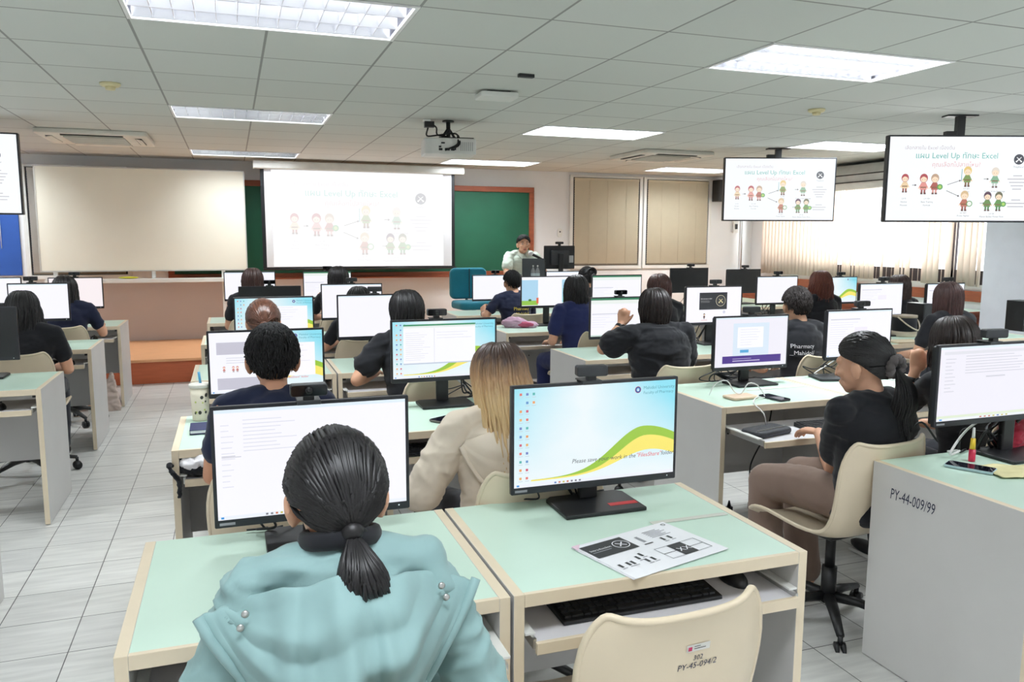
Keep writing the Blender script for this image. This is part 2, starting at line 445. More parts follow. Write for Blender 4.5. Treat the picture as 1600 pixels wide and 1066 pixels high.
# air conditioners
def cassette(x, y, s, label):
    t = thing('ceiling_air_conditioner', label, 'air conditioner', (x, y, CEIL))
    mb = MB(); mb.rbox((-s, -s, -0.045), (s, s, 0.0), 0.05, mat('ac_white', (232, 228, 218), 0.45)); mb.build('panel', t, bevel=0.012)
    mb = MB(); g = mat('ac_grille', (176, 170, 160), 0.6)
    q = s * 0.55
    mb.box((-q, -q, -0.052), (q, q, -0.044), g)
    for i in range(14): mb.box((-q, -q + 2 * q * (i + .3) / 14, -0.056), (q, -q + 2 * q * (i + .55) / 14, -0.05), mat('ac_white', (232, 228, 218)))
    mb.build('intake_grille', t)
    for a in range(4):
        mb = MB(); mb.box((-q, s * 0.74, -0.05), (q, s * 0.86, -0.042), mat('vent_dark', (70, 68, 66), 0.7), T=Matrix.Rotation(a * PI / 2, 4, 'Z'))
        mb.prism([(s * .72, -0.047), (s * .86, -0.062), (s * .865, -0.058), (s * .73, -0.044)], -q, q, mat('ac_white', (232, 228, 218)), 'x', T=Matrix.Rotation(a * PI / 2, 4, 'Z'))
        mb.build('air_vent', t)
cassette(-1.17, 8.72, 0.47, 'square white air conditioner panel in the ceiling above the whiteboard')
cassette(4.72, 8.25, 0.45, 'square white air conditioner panel in the ceiling right of the projector')
t = thing('wall_air_conditioner', 'long white air conditioner under the ceiling above the window blinds', 'air conditioner', (7.62, 8.0, 2.25))
mb = MB(); mw = mat('ac_white2', (226, 226, 224), 0.4)
prof = [(0.3, 0.24), (-0.22, 0.24), (-0.3, 0.12), (-0.29, 0.0), (-0.2, -0.07), (0.3, -0.03)]
mb.prism([(a, b) for a, b in prof], -0.85, 0.85, mw, 'y'); mb.build('casing', t, bevel=0.02, bseg=3)
mb = MB(); mb.box((-0.302, -0.8, 0.1), (-0.28, 0.8, 0.115), mat('vent_dark', (70, 68, 66))); mb.box((-0.31, -0.8, 0.01), (-0.285, 0.8, 0.022), mat('vent_dark', (70, 68, 66))); mb.build('air_slot', t)

# vertical window blinds: translucent slats
M_slat = bpy.data.materials.new('translucent_blind'); M_slat.use_nodes = True
nt = M_slat.node_tree; N = nt.nodes; b = N['Principled BSDF']; tl = N.new('ShaderNodeBsdfTranslucent'); mx = N.new('ShaderNodeMixShader')
b.inputs['Base Color'].default_value = lin((0.95, 0.91, 0.87)) + (1,); b.inputs['Roughness'].default_value = 0.8
tl.inputs['Color'].default_value = lin((1.0, 0.96, 0.92)) + (1,); mx.inputs[0].default_value = 0.55
nt.links.new(b.outputs[0], mx.inputs[1]); nt.links.new(tl.outputs[0], mx.inputs[2]); nt.links.new(mx.outputs[0], N['Material Output'].inputs[0])
t = thing('vertical_blind', 'cream vertical slat blind hanging over the right hand window', 'blind', (XR - 0.08, (WY0 + WY1) / 2, 1.04))
mb = MB(); mb.box((-0.025, -2.1, 1.40), (0.025, 2.1, 1.44), M_white); mb.build('head_rail', t, bevel=0.003)
random.seed(3); sl = MB(); gap = []
y = -2.03; i = 0
while y < 2.05:
    far = y > 0.45
    ang = random.uniform(2, 6) if far else random.choice((2, 4, 6, 3, 5, 30, 44, 3, 6, 24))
    mbx = sl
    a = R(ang); dx, dy = 0.045 * math.sin(a), 0.045 * math.cos(a)
    zb = 0.0 + random.uniform(-.006, .006)
    sl.add([(-dx, y - dy, zb), (0.004, y, zb), (dx, y + dy, zb), (dx, y + dy, 1.40), (0.004, y, 1.40), (-dx, y - dy, 1.40)], [(0, 1, 4, 5), (1, 2, 3, 4)], M_slat, True)
    y += 0.08 if far else random.choice((0.08, 0.083, 0.086)); i += 1
sl.keep = True
s_ = sl.build('slats', t); s_['label'] = 'row of translucent cream fabric slats'
so = s_.modifiers.new('solid', 'SOLIDIFY'); so.thickness = 0.001

# white conduit and pipe in the corner
mb = MB(); mb.cyl((7.74, YF - 0.03, 1.0), (7.74, YF - 0.03, CEIL), 0.012, M_metal, 10); tag(mb.build('conduit'), 'thin grey vertical conduit in the front right corner', 'conduit')
mb = MB(); mb.rbox((-0.05, -0.02, -0.1), (0.05, 0.02, 0.1), 0.01, M_white, 'y'); mb.box((-0.02, -0.03, -0.04), (0.02, -0.018, 0.04), M_dark)
tag(mb.build('wall_switch', loc=(7.62, YF - 0.02, 1.76)), 'small switch box on the wall in the front right corner', 'switch')

# front wall: windows with roller blinds
def front_window(n, x0, x1, z0, z1, m, slatted=False):
    mb = MB(); T = 0.05
    for a, b in (((x0 - T, YF - 0.04, z0 - T), (x1 + T, YF, z0)), ((x0 - T, YF - 0.04, z1), (x1 + T, YF, z1 + 0.03)), ((x0 - T, YF - 0.04, z0), (x0, YF, z1)), ((x1, YF - 0.04, z0), (x1 + T, YF, z1))):
        mb.box(a, b, M_white)
    mb.box((x0, YF - 0.012, z0), (x1, YF - 0.006, z1), mat('dark_grey_glass', (60, 64, 70), 0.1))  # opaque dark grey pane set on the solid wall
    structure(mb.build('window_%d' % n, bevel=0.003))
def blind(x0, x1, z0, z1, m, label, pitch):
    t = thing('window_blind', label, 'blind', ((x0 + x1) / 2, YF - 0.035, z0), 0, 'closed blinds on the front wall')
    mb = MB(); h = z1 - z0; w = (x1 - x0) / 2; n = int(h / pitch)
    for i in range(n):
        z = 0.02 + (h - 0.05) * i / n
        mb.add([(-w, 0.004, z), (w, 0.004, z), (w, -0.007, z + pitch * 1.02), (-w, -0.007, z + pitch * 1.02)], [(0, 1, 2, 3)], m)
    mb.keep = True
    mb.build('slats', t)
    mb = MB(); mb.box((-w, -0.015, h - 0.035), (w, 0.015, h), m); mb.build('head_rail', t, bevel=0.003)
    mb = MB(); mb.box((-w, -0.012, 0), (w, 0.008, 0.02), mat('blind_bottom', (120, 108, 90), 0.6)); mb.build('bottom_rail', t)
    mb = MB()
    for x in (-w * 0.55, w * 0.02, w * 0.6): mb.cyl((x, -0.012, 0.01), (x, -0.012, h - 0.03), 0.002, M_blind, 6)
    mb.build('cord', t)
front_window(2, 4.78, 5.88, 1.16, 2.46, None); blind(4.8, 5.86, 1.17, 2.45, M_blind, 'closed beige slat blind on front wall just right of the lecturer', 0.035)
front_window(3, 6.0, 7.1, 1.16, 2.46, None); blind(6.02, 7.08, 1.17, 2.45, M_blind, 'closed beige slat blind behind the black wall speaker corner', 0.035)
front_window(4, -2.26, -1.22, 1.1, 2.38, None); blind(-2.24, -1.24, 1.11, 2.37, mat('grey_blind', (196, 192, 184), 0.6), 'closed grey slat blind half hidden behind the whiteboard', 0.03)
mb = MB(); mb.box((-3.6, YF - 0.03, 1.1), (-2.36, YF - 0.01, 2.4), M_blue); o = mb.build('roller_blind', bevel=0.003); tag(o, 'blue roller blind at the far left of the front wall', 'blind')
mb = MB(); mb.tube(bez([(-2.72, YF - 0.05, 1.85), (-2.70, YF - 0.05, 1.4), (-2.74, YF - 0.05, 1.14), (-2.68, YF - 0.05, 1.14), (-2.69, YF - 0.05, 1.4)]), 0.004, M_white, 6); mb.tube([(-2.55, YF - .05, 1.85), (-2.55, YF - .05, 1.42)], .004, M_white, 6)
mb.build('pull_cord', o)

# chalkboard with brown frame
t = thing('chalkboard', 'long green chalkboard in a reddish brown wooden frame', 'chalkboard', (1.7, YF, 1.02))
mb = MB(); mb.box((-2.42, -0.03, 0.02), (2.42, -0.01, 1.24), M_green); mb.build('writing_surface', t)
mb = MB(); w, h, T = 2.46, 1.27, 0.075
for a, b in (((-w, -0.05, 0), (w, -0.005, T)), ((-w, -0.05, h - T), (w, -0.005, h)), ((-w, -0.05, T), (-w + T, -0.005, h - T)), ((w - T, -0.05, T), (w, -0.005, h - T))): mb.box(a, b, M_brown)
mb.build('frame', t, bevel=0.006)
mb = MB(); mb.box((-2.3, -0.11, 0.0), (2.3, -0.05, 0.02), M_brown); mb.build('chalk_ledge', t, bevel=0.003)
# whiteboard on a stand
t = thing('whiteboard', 'large cream whiteboard on a white stand left of the projection screen', 'whiteboard', (-0.965, 10.6, ST))
mb = MB(); mb.box((-1.14, -0.012, 0.90), (1.14, 0.012, 2.11), M_board); mb.build('writing_surface', t, bevel=0.004)
mb = MB()
for a, b in (((-1.15, -0.016, 0.888), (1.15, 0.016, 0.902)), ((-1.15, -0.016, 2.108), (1.15, 0.016, 2.12)), ((-1.152, -0.016, 0.9), (-1.138, 0.016, 2.11)), ((1.138, -0.016, 0.9), (1.152, 0.016, 2.11))): mb.box(a, b, mat('aluminium_trim', (214, 212, 206), 0.4, metal=0.3))
mb.build('frame', t)
mb = MB(); mb.box((-1.1, -0.09, 0.75), (0.95, 0.03, 0.80), M_white); mb.build('tray', t, bevel=0.004)
for x in (-1.0, 0.06, 0.86):
    mb = MB(); mb.box((x - 0.022, 0.0, 0.0 if x != 0.06 else 0.78), (x + 0.022, 0.045, 0.95), M_white)
    if x != 0.06: mb.box((x - 0.022, -0.28, 0.0), (x + 0.022, 0.25, 0.04), M_white)
    mb.build('stand_post', t, bevel=0.003)
mb = MB(); mb.ell((0, 0, 0.014), (0.11, 0.035, 0.014), mat('yellow_cloth', (206, 206, 60), 0.8)); tag(mb.build('board_cloth', loc=(-0.98 - 0.2, 10.55, ST + 0.80)), 'yellow green cloth lying on the whiteboard tray', 'cloth')

# projection screen with the slide on it
t = thing('projection_screen', 'pulled down projection screen showing a washed out slide', 'projection screen', (1.62, 10.42, 0))
mb = MB(); mb.rbox((-1.33, -0.06, 2.40), (1.35, 0.06, 2.5), 0.02, mat('screen_case', (222, 222, 216), 0.4), 'x'); mb.build('case', t)
mb = MB(); mb.box((-1.25, -0.004, 1.17), (1.23, 0.004, 2.42), M_black, faces={'y-': M_black}); mb.build('border', t)
mb = MB(); mb.box((-1.205, -0.008, 1.19), (1.185, -0.005, 2.41), M_fabric); mb.build('fabric', t)
mb = MB(); mb.cyl((-1.25, 0, 1.165), (1.25, 0, 1.165), 0.014, M_black, 12); mb.build('bottom_bar', t)
S_SCREEN = t
# ------------------------------------------------------------------ what the screens show
def arrow(mb, x0, z0, x1, z1, y, m, w=0.002):
    d = Vector((x1 - x0, z1 - z0)); L = d.length; d /= L; n = Vector((-d.y, d.x))
    a = Vector((x0, z0)); b = Vector((x1, z1)) - d * w * 4
    mb.poly([tuple(a + n * w * .5), tuple(a - n * w * .5), tuple(b - n * w * .5), tuple(b + n * w * .5)], y, m)
    c = Vector((x1, z1)); mb.poly([tuple(b + n * w * 2.2), tuple(b - n * w * 2.2), tuple(c)], y, m)
def little_figure(mb, x, z, h, y, hair, top, legs, extra=None, pale=0.0):
    """a generic chibi adventurer: hair, face, tunic, arms, legs and perhaps a round shield or a staff"""
    def c(rgb): return sc(*[int(v + (255 - v) * pale) for v in rgb])
    s = h
    for q in (-1, 1):
        mb.quad(x + q * .07 * s - .045 * s, x + q * .07 * s + .045 * s, z, z + .24 * s, y, c(legs))
        mb.quad(x + q * .08 * s - .05 * s, x + q * .08 * s + .06 * s, z - .02 * s, z + .06 * s, y - .0001, c((90, 56, 50)))
    mb.poly([(x - .17 * s, z + .2 * s), (x + .17 * s, z + .2 * s), (x + .12 * s, z + .55 * s), (x - .12 * s, z + .55 * s)], y - .0001, c(top))
    mb.quad(x - .15 * s, x + .15 * s, z + .29 * s, z + .34 * s, y - .0002, c((120, 80, 50)))
    for q in (-1, 1):
        mb.poly([(x + q * .12 * s, z + .52 * s), (x + q * .24 * s, z + .3 * s), (x + q * .18 * s, z + .26 * s), (x + q * .08 * s, z + .42 * s)], y - .0002, c(top))
        mb.disc(x + q * .22 * s, z + .28 * s, .04 * s, y - .0003, c((250, 214, 180)), 10)
    mb.disc(x, z + .76 * s, .2 * s, y - .0003, c(hair), 16, .22 * s)
    mb.disc(x, z + .70 * s, .155 * s, y - .0004, c((252, 222, 190)), 14, .14 * s)
    mb.poly([(x - .16 * s, z + .74 * s), (x - .02 * s, z + .86 * s), (x + .16 * s, z + .76 * s), (x + .12 * s, z + .9 * s), (x - .1 * s, z + .92 * s)], y - .0005, c(hair))
    for q in (-1, 1): mb.disc(x + q * .06 * s, z + .69 * s, .016 * s, y - .0006, c((50, 40, 40)), 6)
    if extra == 'shield': mb.disc(x + .26 * s, z + .34 * s, .14 * s, y - .0007, c((70, 150, 70)), 14); mb.disc(x + .26 * s, z + .34 * s, .08 * s, y - .0008, c((170, 210, 90)), 12)
    if extra == 'ring': mb.disc(x + .26 * s, z + .34 * s, .15 * s, y - .0007, c((90, 150, 80)), 14); mb.disc(x + .26 * s, z + .34 * s, .11 * s, y - .0008, c((240, 244, 236)), 12)
    if extra == 'staff': mb.quad(x - .3 * s, x - .27 * s, z + .25 * s, z + .85 * s, y - .0007, c((70, 150, 160)))
def cross_logo(mb, x, z, r, y, disc, ink):
    mb.disc(x, z, r, y, disc, 28)
    for a, w in ((R(42), .11), (R(138), .11)):
        d = Vector((math.cos(a), math.sin(a))) * r * .62; n = Vector((-d.y, d.x)).normalized() * r * w
        mb.poly([(x - d.x + n.x, z - d.y + n.y), (x - d.x - n.x, z - d.y - n.y), (x + d.x - n.x * .5, z + d.y - n.y * .5), (x + d.x + n.x * .5, z + d.y + n.y * .5)], y - .0003, ink)
        mb.disc(x - d.x, z - d.y, r * .17, y - .0004, ink, 10)
def slide(mb, w, h, y, pale):
    """the lecture slide in a w x h frame, centre at 0,0"""
    def c(r, g, b, k=1.0):
        p = min(.97, pale * k); return sc(*[int(v + (255 - v) * p) for v in (r, g, b)])
    X = lambda u: -w / 2 + u * w
    Z = lambda v: h / 2 - v * h
    e = y - .0004
    mb.text('เลือกสายใน Excel เบื้องต้น', h * .058, c(190, 176, 186), upright(X(.1), e, Z(.15)))
    mb.text('แผน Level Up ทักษะ Excel', h * .095, c(70, 170, 160), upright(X(.45), e, Z(.255)), 'CENTER')
    mb.text('คุณเลือกไปสายไหน?', h * .075, c(226, 170, 176), upright(X(.45), e, Z(.355)), 'CENTER')
    cross_logo(mb, X(.865), Z(.265), h * .062, e, c(30, 32, 44), c(250, 250, 250))
    mb.text('ThepExcel', h * .03, c(120, 120, 130), upright(X(.865), e, Z(.365)), 'CENTER')
    R_, BK, BL, GN, SV = (170, 60, 66), (80, 40, 60), (232, 196, 110), (90, 130, 60), (226, 214, 200)
    f = lambda u, v, hh, hair, top, legs, ex=None: little_figure(mb, X(u), Z(v + .01), h * hh * 1.12, e, hair, top, legs, ex, pale)
    f(.115, .65, .2, R_, (236, 206, 160), (150, 70, 60)); f(.24, .67, .22, R_, (226, 140, 130), (150, 66, 66)); f(.315, .67, .22, (186, 150, 120), (170, 80, 70), (220, 150, 140), 'shield')
    f(.53, .58, .22, BL, (110, 140, 60), (120, 84, 50), 'staff'); f(.715, .59, .22, SV, (120, 170, 130), (190, 200, 190)); f(.52, .87, .22, (214, 180, 130), (180, 96, 76), (150, 70, 60), 'ring')
    f(.675, .87, .21, (70, 40, 60), GN, (60, 120, 60)); f(.75, .87, .21, (90, 90, 60), (84, 140, 60), (60, 120, 60), 'shield')
    ink = c(60, 50, 50)
    for a in ((.165, .575, .195, .575), (.4, .57, .49, .515), (.395, .64, .485, .71), (.64, .5, .675, .5), (.625, .79, .66, .79)):
        arrow(mb, X(a[0]), Z(a[1]), X(a[2]), Z(a[3]), e, ink, h * .006)
    g = c(120, 116, 122)
    for u, v, s in ((.115, .745, 'LV 0'), (.115, .785, 'Novice'), (.115, .825, 'Monster'), (.27, .745, 'LV 10+'), (.27, .785, 'Basic Training'), (.27, .825, 'Formula'), (.53, .625, 'LV 20+'), (.53, .66, 'Expert'),
                    (.72, .655, 'Power of the Archmage'), (.52, .915, 'LV 20+'), (.52, .95, 'Power Fighter'), (.71, .925, 'LV 30'), (.71, .96, 'Master Builder Power Pivot')):
        mb.text(s, h * .026, g, upright(X(u), e, Z(v)), 'CENTER')
    for k, u0 in ((0, .46), (1, .75)):
        for i in range(5 if k == 0 else 3):
            ww = w * (.03 + .012 * ((i * 7) % 4)); zc = Z(u0 + i * .04); mb.quad(X(.865) - ww, X(.865) + ww, zc - h * .006, zc + h * .006, e, c(186, 182, 190))
def lines(mb, X, Z, y, u0, u1, v0, v1, n, m, jit=0.5, th=.004):
    r = random.Random(int(u0 * 991 + v0 * 777 + n))
    for i in range(n):
        v = v0 + (v1 - v0) * i / max(1, n - 1); uu = u0 + (u1 - u0) * (1 - jit * r.random())
        mb.quad(X(u0), X(uu), Z(v + th), Z(v - th), y, m)
def wave(mb, X, Z, y, full=True):
    """green and yellow sweep of the desktop picture"""
    G = sc(156, 200, 62); Yl = sc(248, 232, 112); W = sc(240, 250, 246)
    def top(u): return .93 - .46 * math.exp(-((u - .80) / .27) ** 2) if u < .80 else .93 - .46 * math.exp(-((u - .80) / .42) ** 2)
    def mid(u): return .93 - .36 * math.exp(-((u - .82) / .24) ** 2) if u < .82 else .93 - .36 * math.exp(-((u - .82) / .36) ** 2)
    def low(u): return .945 - .22 * math.exp(-((u - .84) / .27) ** 2)
    n = 40; us = [.1 + .9 * i / n for i in range(n + 1)]
    for a, b, m, yy in ((top, mid, G, y), (mid, low, Yl, y)):
        for i in range(n):
            u0, u1 = us[i], us[i + 1]
            mb.poly([(X(u0), Z(max(b(u0), a(u0) + .002))), (X(u1), Z(max(b(u1), a(u1) + .002))), (X(u1), Z(a(u1))), (X(u0), Z(a(u0)))], yy, m)
def sky_screen():
    if 'sky_screen' in MATS: return MATS['sky_screen']
    M = bpy.data.materials.new('screen_sky_picture'); M.use_nodes = True
    nt = M.node_tree; N = nt.nodes; L = nt.links; b = N['Principled BSDF']
    tc = N.new('ShaderNodeTexCoord'); sp = N.new('ShaderNodeSeparateXYZ'); L.new(tc.outputs['Generated'], sp.inputs[0])
    a = N.new('ShaderNodeMath'); a.operation = 'SUBTRACT'; a.inputs[1].default_value = 0.42; L.new(sp.outputs[0], a.inputs[0])
    ab = N.new('ShaderNodeMath'); ab.operation = 'ABSOLUTE'; L.new(a.outputs[0], ab.inputs[0])
    mu = N.new('ShaderNodeMath'); mu.operation = 'MULTIPLY'; L.new(ab.outputs[0], mu.inputs[0]); L.new(sp.outputs[2], mu.inputs[1])
    no = N.new('ShaderNodeTexNoise'); no.inputs['Scale'].default_value = 3; L.new(tc.outputs['Generated'], no.inputs[0])
    ad = N.new('ShaderNodeMath'); ad.operation = 'MULTIPLY_ADD'; L.new(no.outputs[0], ad.inputs[0]); ad.inputs[1].default_value = 0.12; L.new(mu.outputs[0], ad.inputs[2])
    rp = N.new('ShaderNodeValToRGB'); e = rp.color_ramp.elements
    e[0].position = 0.08; e[0].color = lin((.925, .965, .98)) + (1,); e[1].position = 0.52; e[1].color = lin((.56, .88, .95)) + (1,)
    L.new(ad.outputs[0], rp.inputs[0]); L.new(rp.outputs[0], b.inputs['Emission Color']); b.inputs['Emission Strength'].default_value = 1.0
    b.inputs['Base Color'].default_value = (.01, .01, .01, 1); b.inputs['Roughness'].default_value = .35
    MATS['sky_screen'] = M; return M
def emblem(mb, x, z, r, y):
    mb.disc(x, z, r, y, sc(210, 90, 70), 22); mb.disc(x, z, r * .9, y - .0001, sc(40, 70, 150), 22); mb.disc(x, z, r * .55, y - .0002, sc(120, 180, 220), 18)
    mb.poly([(x - r * .3, z - r * .35), (x + r * .3, z - r * .35), (x, z + r * .5)], y - .0003, sc(236, 240, 246))
def content(mb, w, h, y, kind, seed=0):
    """mb is drawn in the plane y, screen centre 0,0"""
    X = lambda u: -w / 2 + u * w
    Z = lambda v: h / 2 - v * h
    r = random.Random(seed); e = y - .0004; e2 = y - .0008; e3 = y - .0012
    G1 = sc(226, 226, 234); G2 = sc(206, 206, 216)
    base = {'desk': sky_screen(), 'deskwin': sky_screen(), 'excel': sky_screen(), 'ppt': sc(250, 248, 255), 'mixed': sky_screen(), 'land': sc(250, 250, 255), 'off': M_black, 'pink': sc(250, 240, 242), 'arch': sky_screen()}.get(kind, sc(249, 248, 255))
    if kind in ('web', 'form', 'doc2'): base = sc(240, 238, 248)
    mb.quad(X(0), X(1), Z(1), Z(0), y, base)
    if kind == 'off': return
    def taskbar():
        mb.quad(X(0), X(1), Z(1), Z(.965), e, sc(238, 242, 250))
        for i in range(7): mb.quad(X(.24 + i * .025), X(.252 + i * .025), Z(.99), Z(.972), e2, sc(*r.choice(((200, 120, 90), (90, 130, 190), (200, 190, 90), (120, 120, 130)))))
        mb.quad(X(.015), X(.03), Z(.99), Z(.972), e2, sc(60, 150, 220))
    def icons():
        cs = [(226, 120, 110), (100, 150, 206), (232, 178, 110), (90, 180, 176), (206, 90, 116), (110, 130, 196), (236, 160, 100)]
        cols = [range(11), range(11), range(2)]
        for cidx, rows in enumerate(cols):
            for i in rows:
                if cidx == 0 and i == 1: continue
                u = .03 + cidx * .038; v = .05 + i * .085
                mb.quad(X(u), X(u + .014), Z(v + .02), Z(v - .005), e, sc(*cs[(i * 3 + cidx * 5) % 7])); mb.quad(X(u - .004), X(u + .02), Z(v + .04), Z(v + .034), e, sc(196, 212, 222))
    def head():
        emblem(mb, X(.755), Z(.085), h * .035, e)
        mb.text('Mahidol University', h * .048, sc(84, 160, 178), upright(X(.79), e, Z(.085))); mb.text('Faculty of Pharmacy', h * .044, sc(84, 160, 178), upright(X(.79), e, Z(.135)))
    if kind in ('desk', 'deskwin', 'excel', 'mixed', 'arch'):
        wave(mb, X, Z, e); head(); icons() if kind != 'arch' else None; taskbar()
    if kind == 'desk':
        mb.text('Please save your work in the ', h * .062, sc(70, 70, 80), upright(X(.345), e2, Z(.80)), shear=.2)
        mb.text('"FilesShare"', h * .062, sc(226, 60, 70), upright(X(.752), e2, Z(.80)), shear=.2)
        mb.text(' folder', h * .062, sc(70, 70, 80), upright(X(.905), e2, Z(.80)), shear=.2)
    if kind == 'deskwin':
        mb.quad(X(.28), X(.93), Z(.82), Z(.19), e2, sc(250, 250, 255)); lines(mb, X, Z, e3, .3, .9, .23, .5, 6, G1)
    if kind == 'mixed':
        mb.quad(X(0), X(.62), Z(.965), Z(0), e2, sc(248, 248, 255)); mb.quad(X(.06), X(.62), Z(.36), Z(.16), e3, sc(200, 198, 212)); mb.quad(X(.06), X(.62), Z(.94), Z(.75), e3, sc(200, 198, 212))
        lines(mb, X, Z, e3, .14, .5, .42, .5, 3, G2)
        for u, c in ((.12, (200, 90, 90)), (.2, (200, 90, 90)), (.235, (190, 80, 80)), (.4, (120, 140, 90)), (.46, (150, 130, 100))):
            little_figure(mb, X(u), Z(.65), h * .1, e3, c, c, (120, 70, 60), None, .3)
        mb.quad(X(.62), X(.93), Z(.76), Z(.2), e2, sc(252, 250, 255)); lines(mb, X, Z, e3, .64, .9, .25, .6, 5, G1)
        mb.text('"FilesShare" folder', h * .05, sc(226, 90, 100), upright(X(.66), e3, Z(.8)))
    if kind == 'excel':
        mb.quad(X(.1), X(.8), Z(.75), Z(.05), e2, sc(250, 250, 254)); mb.quad(X(.1), X(.8), Z(.08), Z(.05), e3, sc(70, 150, 110)); mb.quad(X(.1), X(.8), Z(.11), Z(.085), e3, sc(225, 235, 230))
        lines(mb, X, Z, e3, .12, .36, .2, .68, 14, G1); lines(mb, X, Z, e3, .42, .78, .2, .3, 3, G1)
        mb.quad(X(.395), X(.398), Z(.75), Z(.12), e3, G2); mb.quad(X(.1), X(.8), Z(.755), Z(.735), e3, sc(190, 200, 220))
    if kind == 'excel2':
        mb.quad(X(0), X(1), Z(.05), Z(0), e, sc(60, 130, 95)); mb.quad(X(0), X(1), Z(.15), Z(.05), e, sc(236, 242, 238)); mb.quad(X(.02), X(.42), Z(.42), Z(.4), e2, G2); lines(mb, X, Z, e2, .02, .4, .44, .75, 6, G1)
        mb.quad(X(0), X(1), Z(1), Z(.965), e, sc(200, 220, 210))
    if kind in ('blank', 'list', 'doc', 'doc2', 'web', 'form'):
        mb.quad(X(0), X(1), Z(.03), Z(0), e, sc(226, 240, 250)); 
    if kind == 'list':
        lines(mb, X, Z, e, .03, .1, .14, .7, 12, G1); lines(mb, X, Z, e, .14, .44, .1, .38, 9, G1); lines(mb, X, Z, e, .03, .14, .42, .43, 2, G2); taskbar()
    if kind == 'doc':
        mb.quad(X(.04), X(.5), Z(.19), Z(.17), e, G2); lines(mb, X, Z, e, .04, .5, .25, .8, 12, G1); mb.quad(X(.42), X(.62), Z(.5), Z(.36), e, sc(242, 238, 250)); taskbar()
    if kind == 'doc2':
        mb.quad(X(.02), X(.98), Z(.1), Z(.06), e2, G1); lines(mb, X, Z, e, .03, .09, .16, .6, 10, G2); lines(mb, X, Z, e, .14, .52, .13, .36, 7, G2, .3); lines(mb, X, Z, e, .26, .37, .42, .43, 2, G2, 0); mb.quad(X(0), X(1), Z(1), Z(.93), e, sc(226, 236, 214)); taskbar()
    if kind == 'form':
        mb.quad(X(.24), X(.74), Z(.84), Z(.12), e, sc(220, 234, 248)); mb.quad(X(.3), X(.66), Z(.62), Z(.2), e2, sc(250, 250, 254)); lines(mb, X, Z, e3, .34, .62, .25, .56, 7, G1)
        mb.quad(X(.34), X(.46), Z(.72), Z(.66), e2, sc(90, 170, 220)); mb.quad(X(.1), X(.92), Z(.93), Z(.78), e2, sc(76, 46, 140)); mb.quad(X(.24), X(.5), Z(.845), Z(.835), e3, sc(190, 180, 220)); mb.quad(X(.24), X(.62), Z(.89), Z(.875), e3, sc(220, 214, 240))
    if kind == 'ppt':
        mb.quad(X(.23), X(.74), Z(.64), Z(.15), e, sc(38, 40, 46))
        mb.text('Introduction to Skill', h * .045, sc(240, 240, 240), upright(X(.255), e2, Z(.34))); lines(mb, X, Z, e2, .255, .44, .38, .43, 3, sc(150, 150, 150), .2, .003)
        mb.disc(X(.62), Z(.39), h * .16, e2, sc(220, 212, 180), 26); mb.disc(X(.62), Z(.39), h * .148, e3, sc(38, 40, 46), 26); cross_logo(mb, X(.62), Z(.39), h * .12, e3 - .0003, sc(60, 62, 62), sc(226, 214, 160))
        mb.disc(X(.69), Z(.72), h * .035, e, sc(120, 130, 180), 16); mb.disc(X(.69), Z(.72), h * .022, e2, sc(250, 250, 255), 16)
        little_figure(mb, X(.325), Z(.9), h * .16, e, (60, 40, 40), (80, 60, 60), (60, 60, 60)); lines(mb, X, Z, e, .27, .39, .93, .95, 2, sc(230, 180, 160), .1)
    if kind == 'land':
        mb.quad(X(0), X(.3), Z(.98), Z(.1), e, sc(176, 216, 240)); mb.quad(X(0), X(.3), Z(.98), Z(.82), e2, sc(150, 200, 80)); mb.disc(X(.15), Z(.8), h * .06, e3, sc(70, 120, 60), 14, h * .04); mb.quad(X(.27), X(.31), Z(.92), Z(.72), e3, sc(226, 110, 80))
        mb.quad(X(.75), X(1), Z(.9), Z(.1), e, sc(170, 214, 236)); mb.quad(X(.77), X(.84), Z(.9), Z(.4), e2, sc(90, 150, 100))
    if kind == 'arch':
        pass
    if kind == 'white_arch': pass

# slide thrown on the projection screen and on three ceiling televisions
mb = MB(); mb.quad(-1.12, 1.07, 0, 1.2, 0, glow('projected_white', (255, 255, 255), 1.0)); 
sl = MB(); sl.T = Matrix.Translation((-0.025, -0.002, 0.60)); slide(sl, 2.16, 1.18, 0, 0.82)
sl.T = None
mb.add(sl.v, sl.f, [sl.mats[i] for i in sl.m]); mb.keep = True
o = mb.build('projected_slide', S_SCREEN); o.location = (0, -0.012, 1.195); o['label'] = 'glowing slide picture'
def television(label, x, y, z0, z1, w, rz, pale, txt=True):
    t = thing('television', label, 'television', (x, y, z0), rz, 'televisions hanging from the ceiling')
    h = z1 - z0
    mb = MB(); mb.rbox((-w / 2, -0.01, 0), (w / 2, 0.045, h), 0.008, M_bezel, 'y'); mb.rbox((-w * .3, 0.045, h * .15), (w * .3, 0.075, h * .8), 0.02, M_black, 'y'); mb.build('housing', t, bevel=0.003)
    mb = MB(); mb.T = Matrix.Translation((0, -0.0115, h / 2)); ww, hh = w - .026, h - .026
    mb.quad(-ww / 2, ww / 2, -hh / 2, hh / 2, 0, glow('tv_white', (250, 253, 255), 1.0))
    slide(mb, ww, hh, 0, pale); mb.keep = True; mb.build('screen', t)
    mb = MB(); mb.box((-0.03, 0.06, h * .5), (0.03, 0.11, CEIL - z0), M_black); mb.box((-0.12, 0.04, CEIL - z0 - 0.012), (0.12, 0.14, CEIL - z0), M_black); mb.box((-0.16, 0.05, h * .4), (0.16, 0.07, h * .6), M_black)
    mb.box((-0.13, 0.03, h - 0.01), (-0.05, 0.08, h + 0.035), M_black); mb.build('ceiling_bracket', t)
    return t
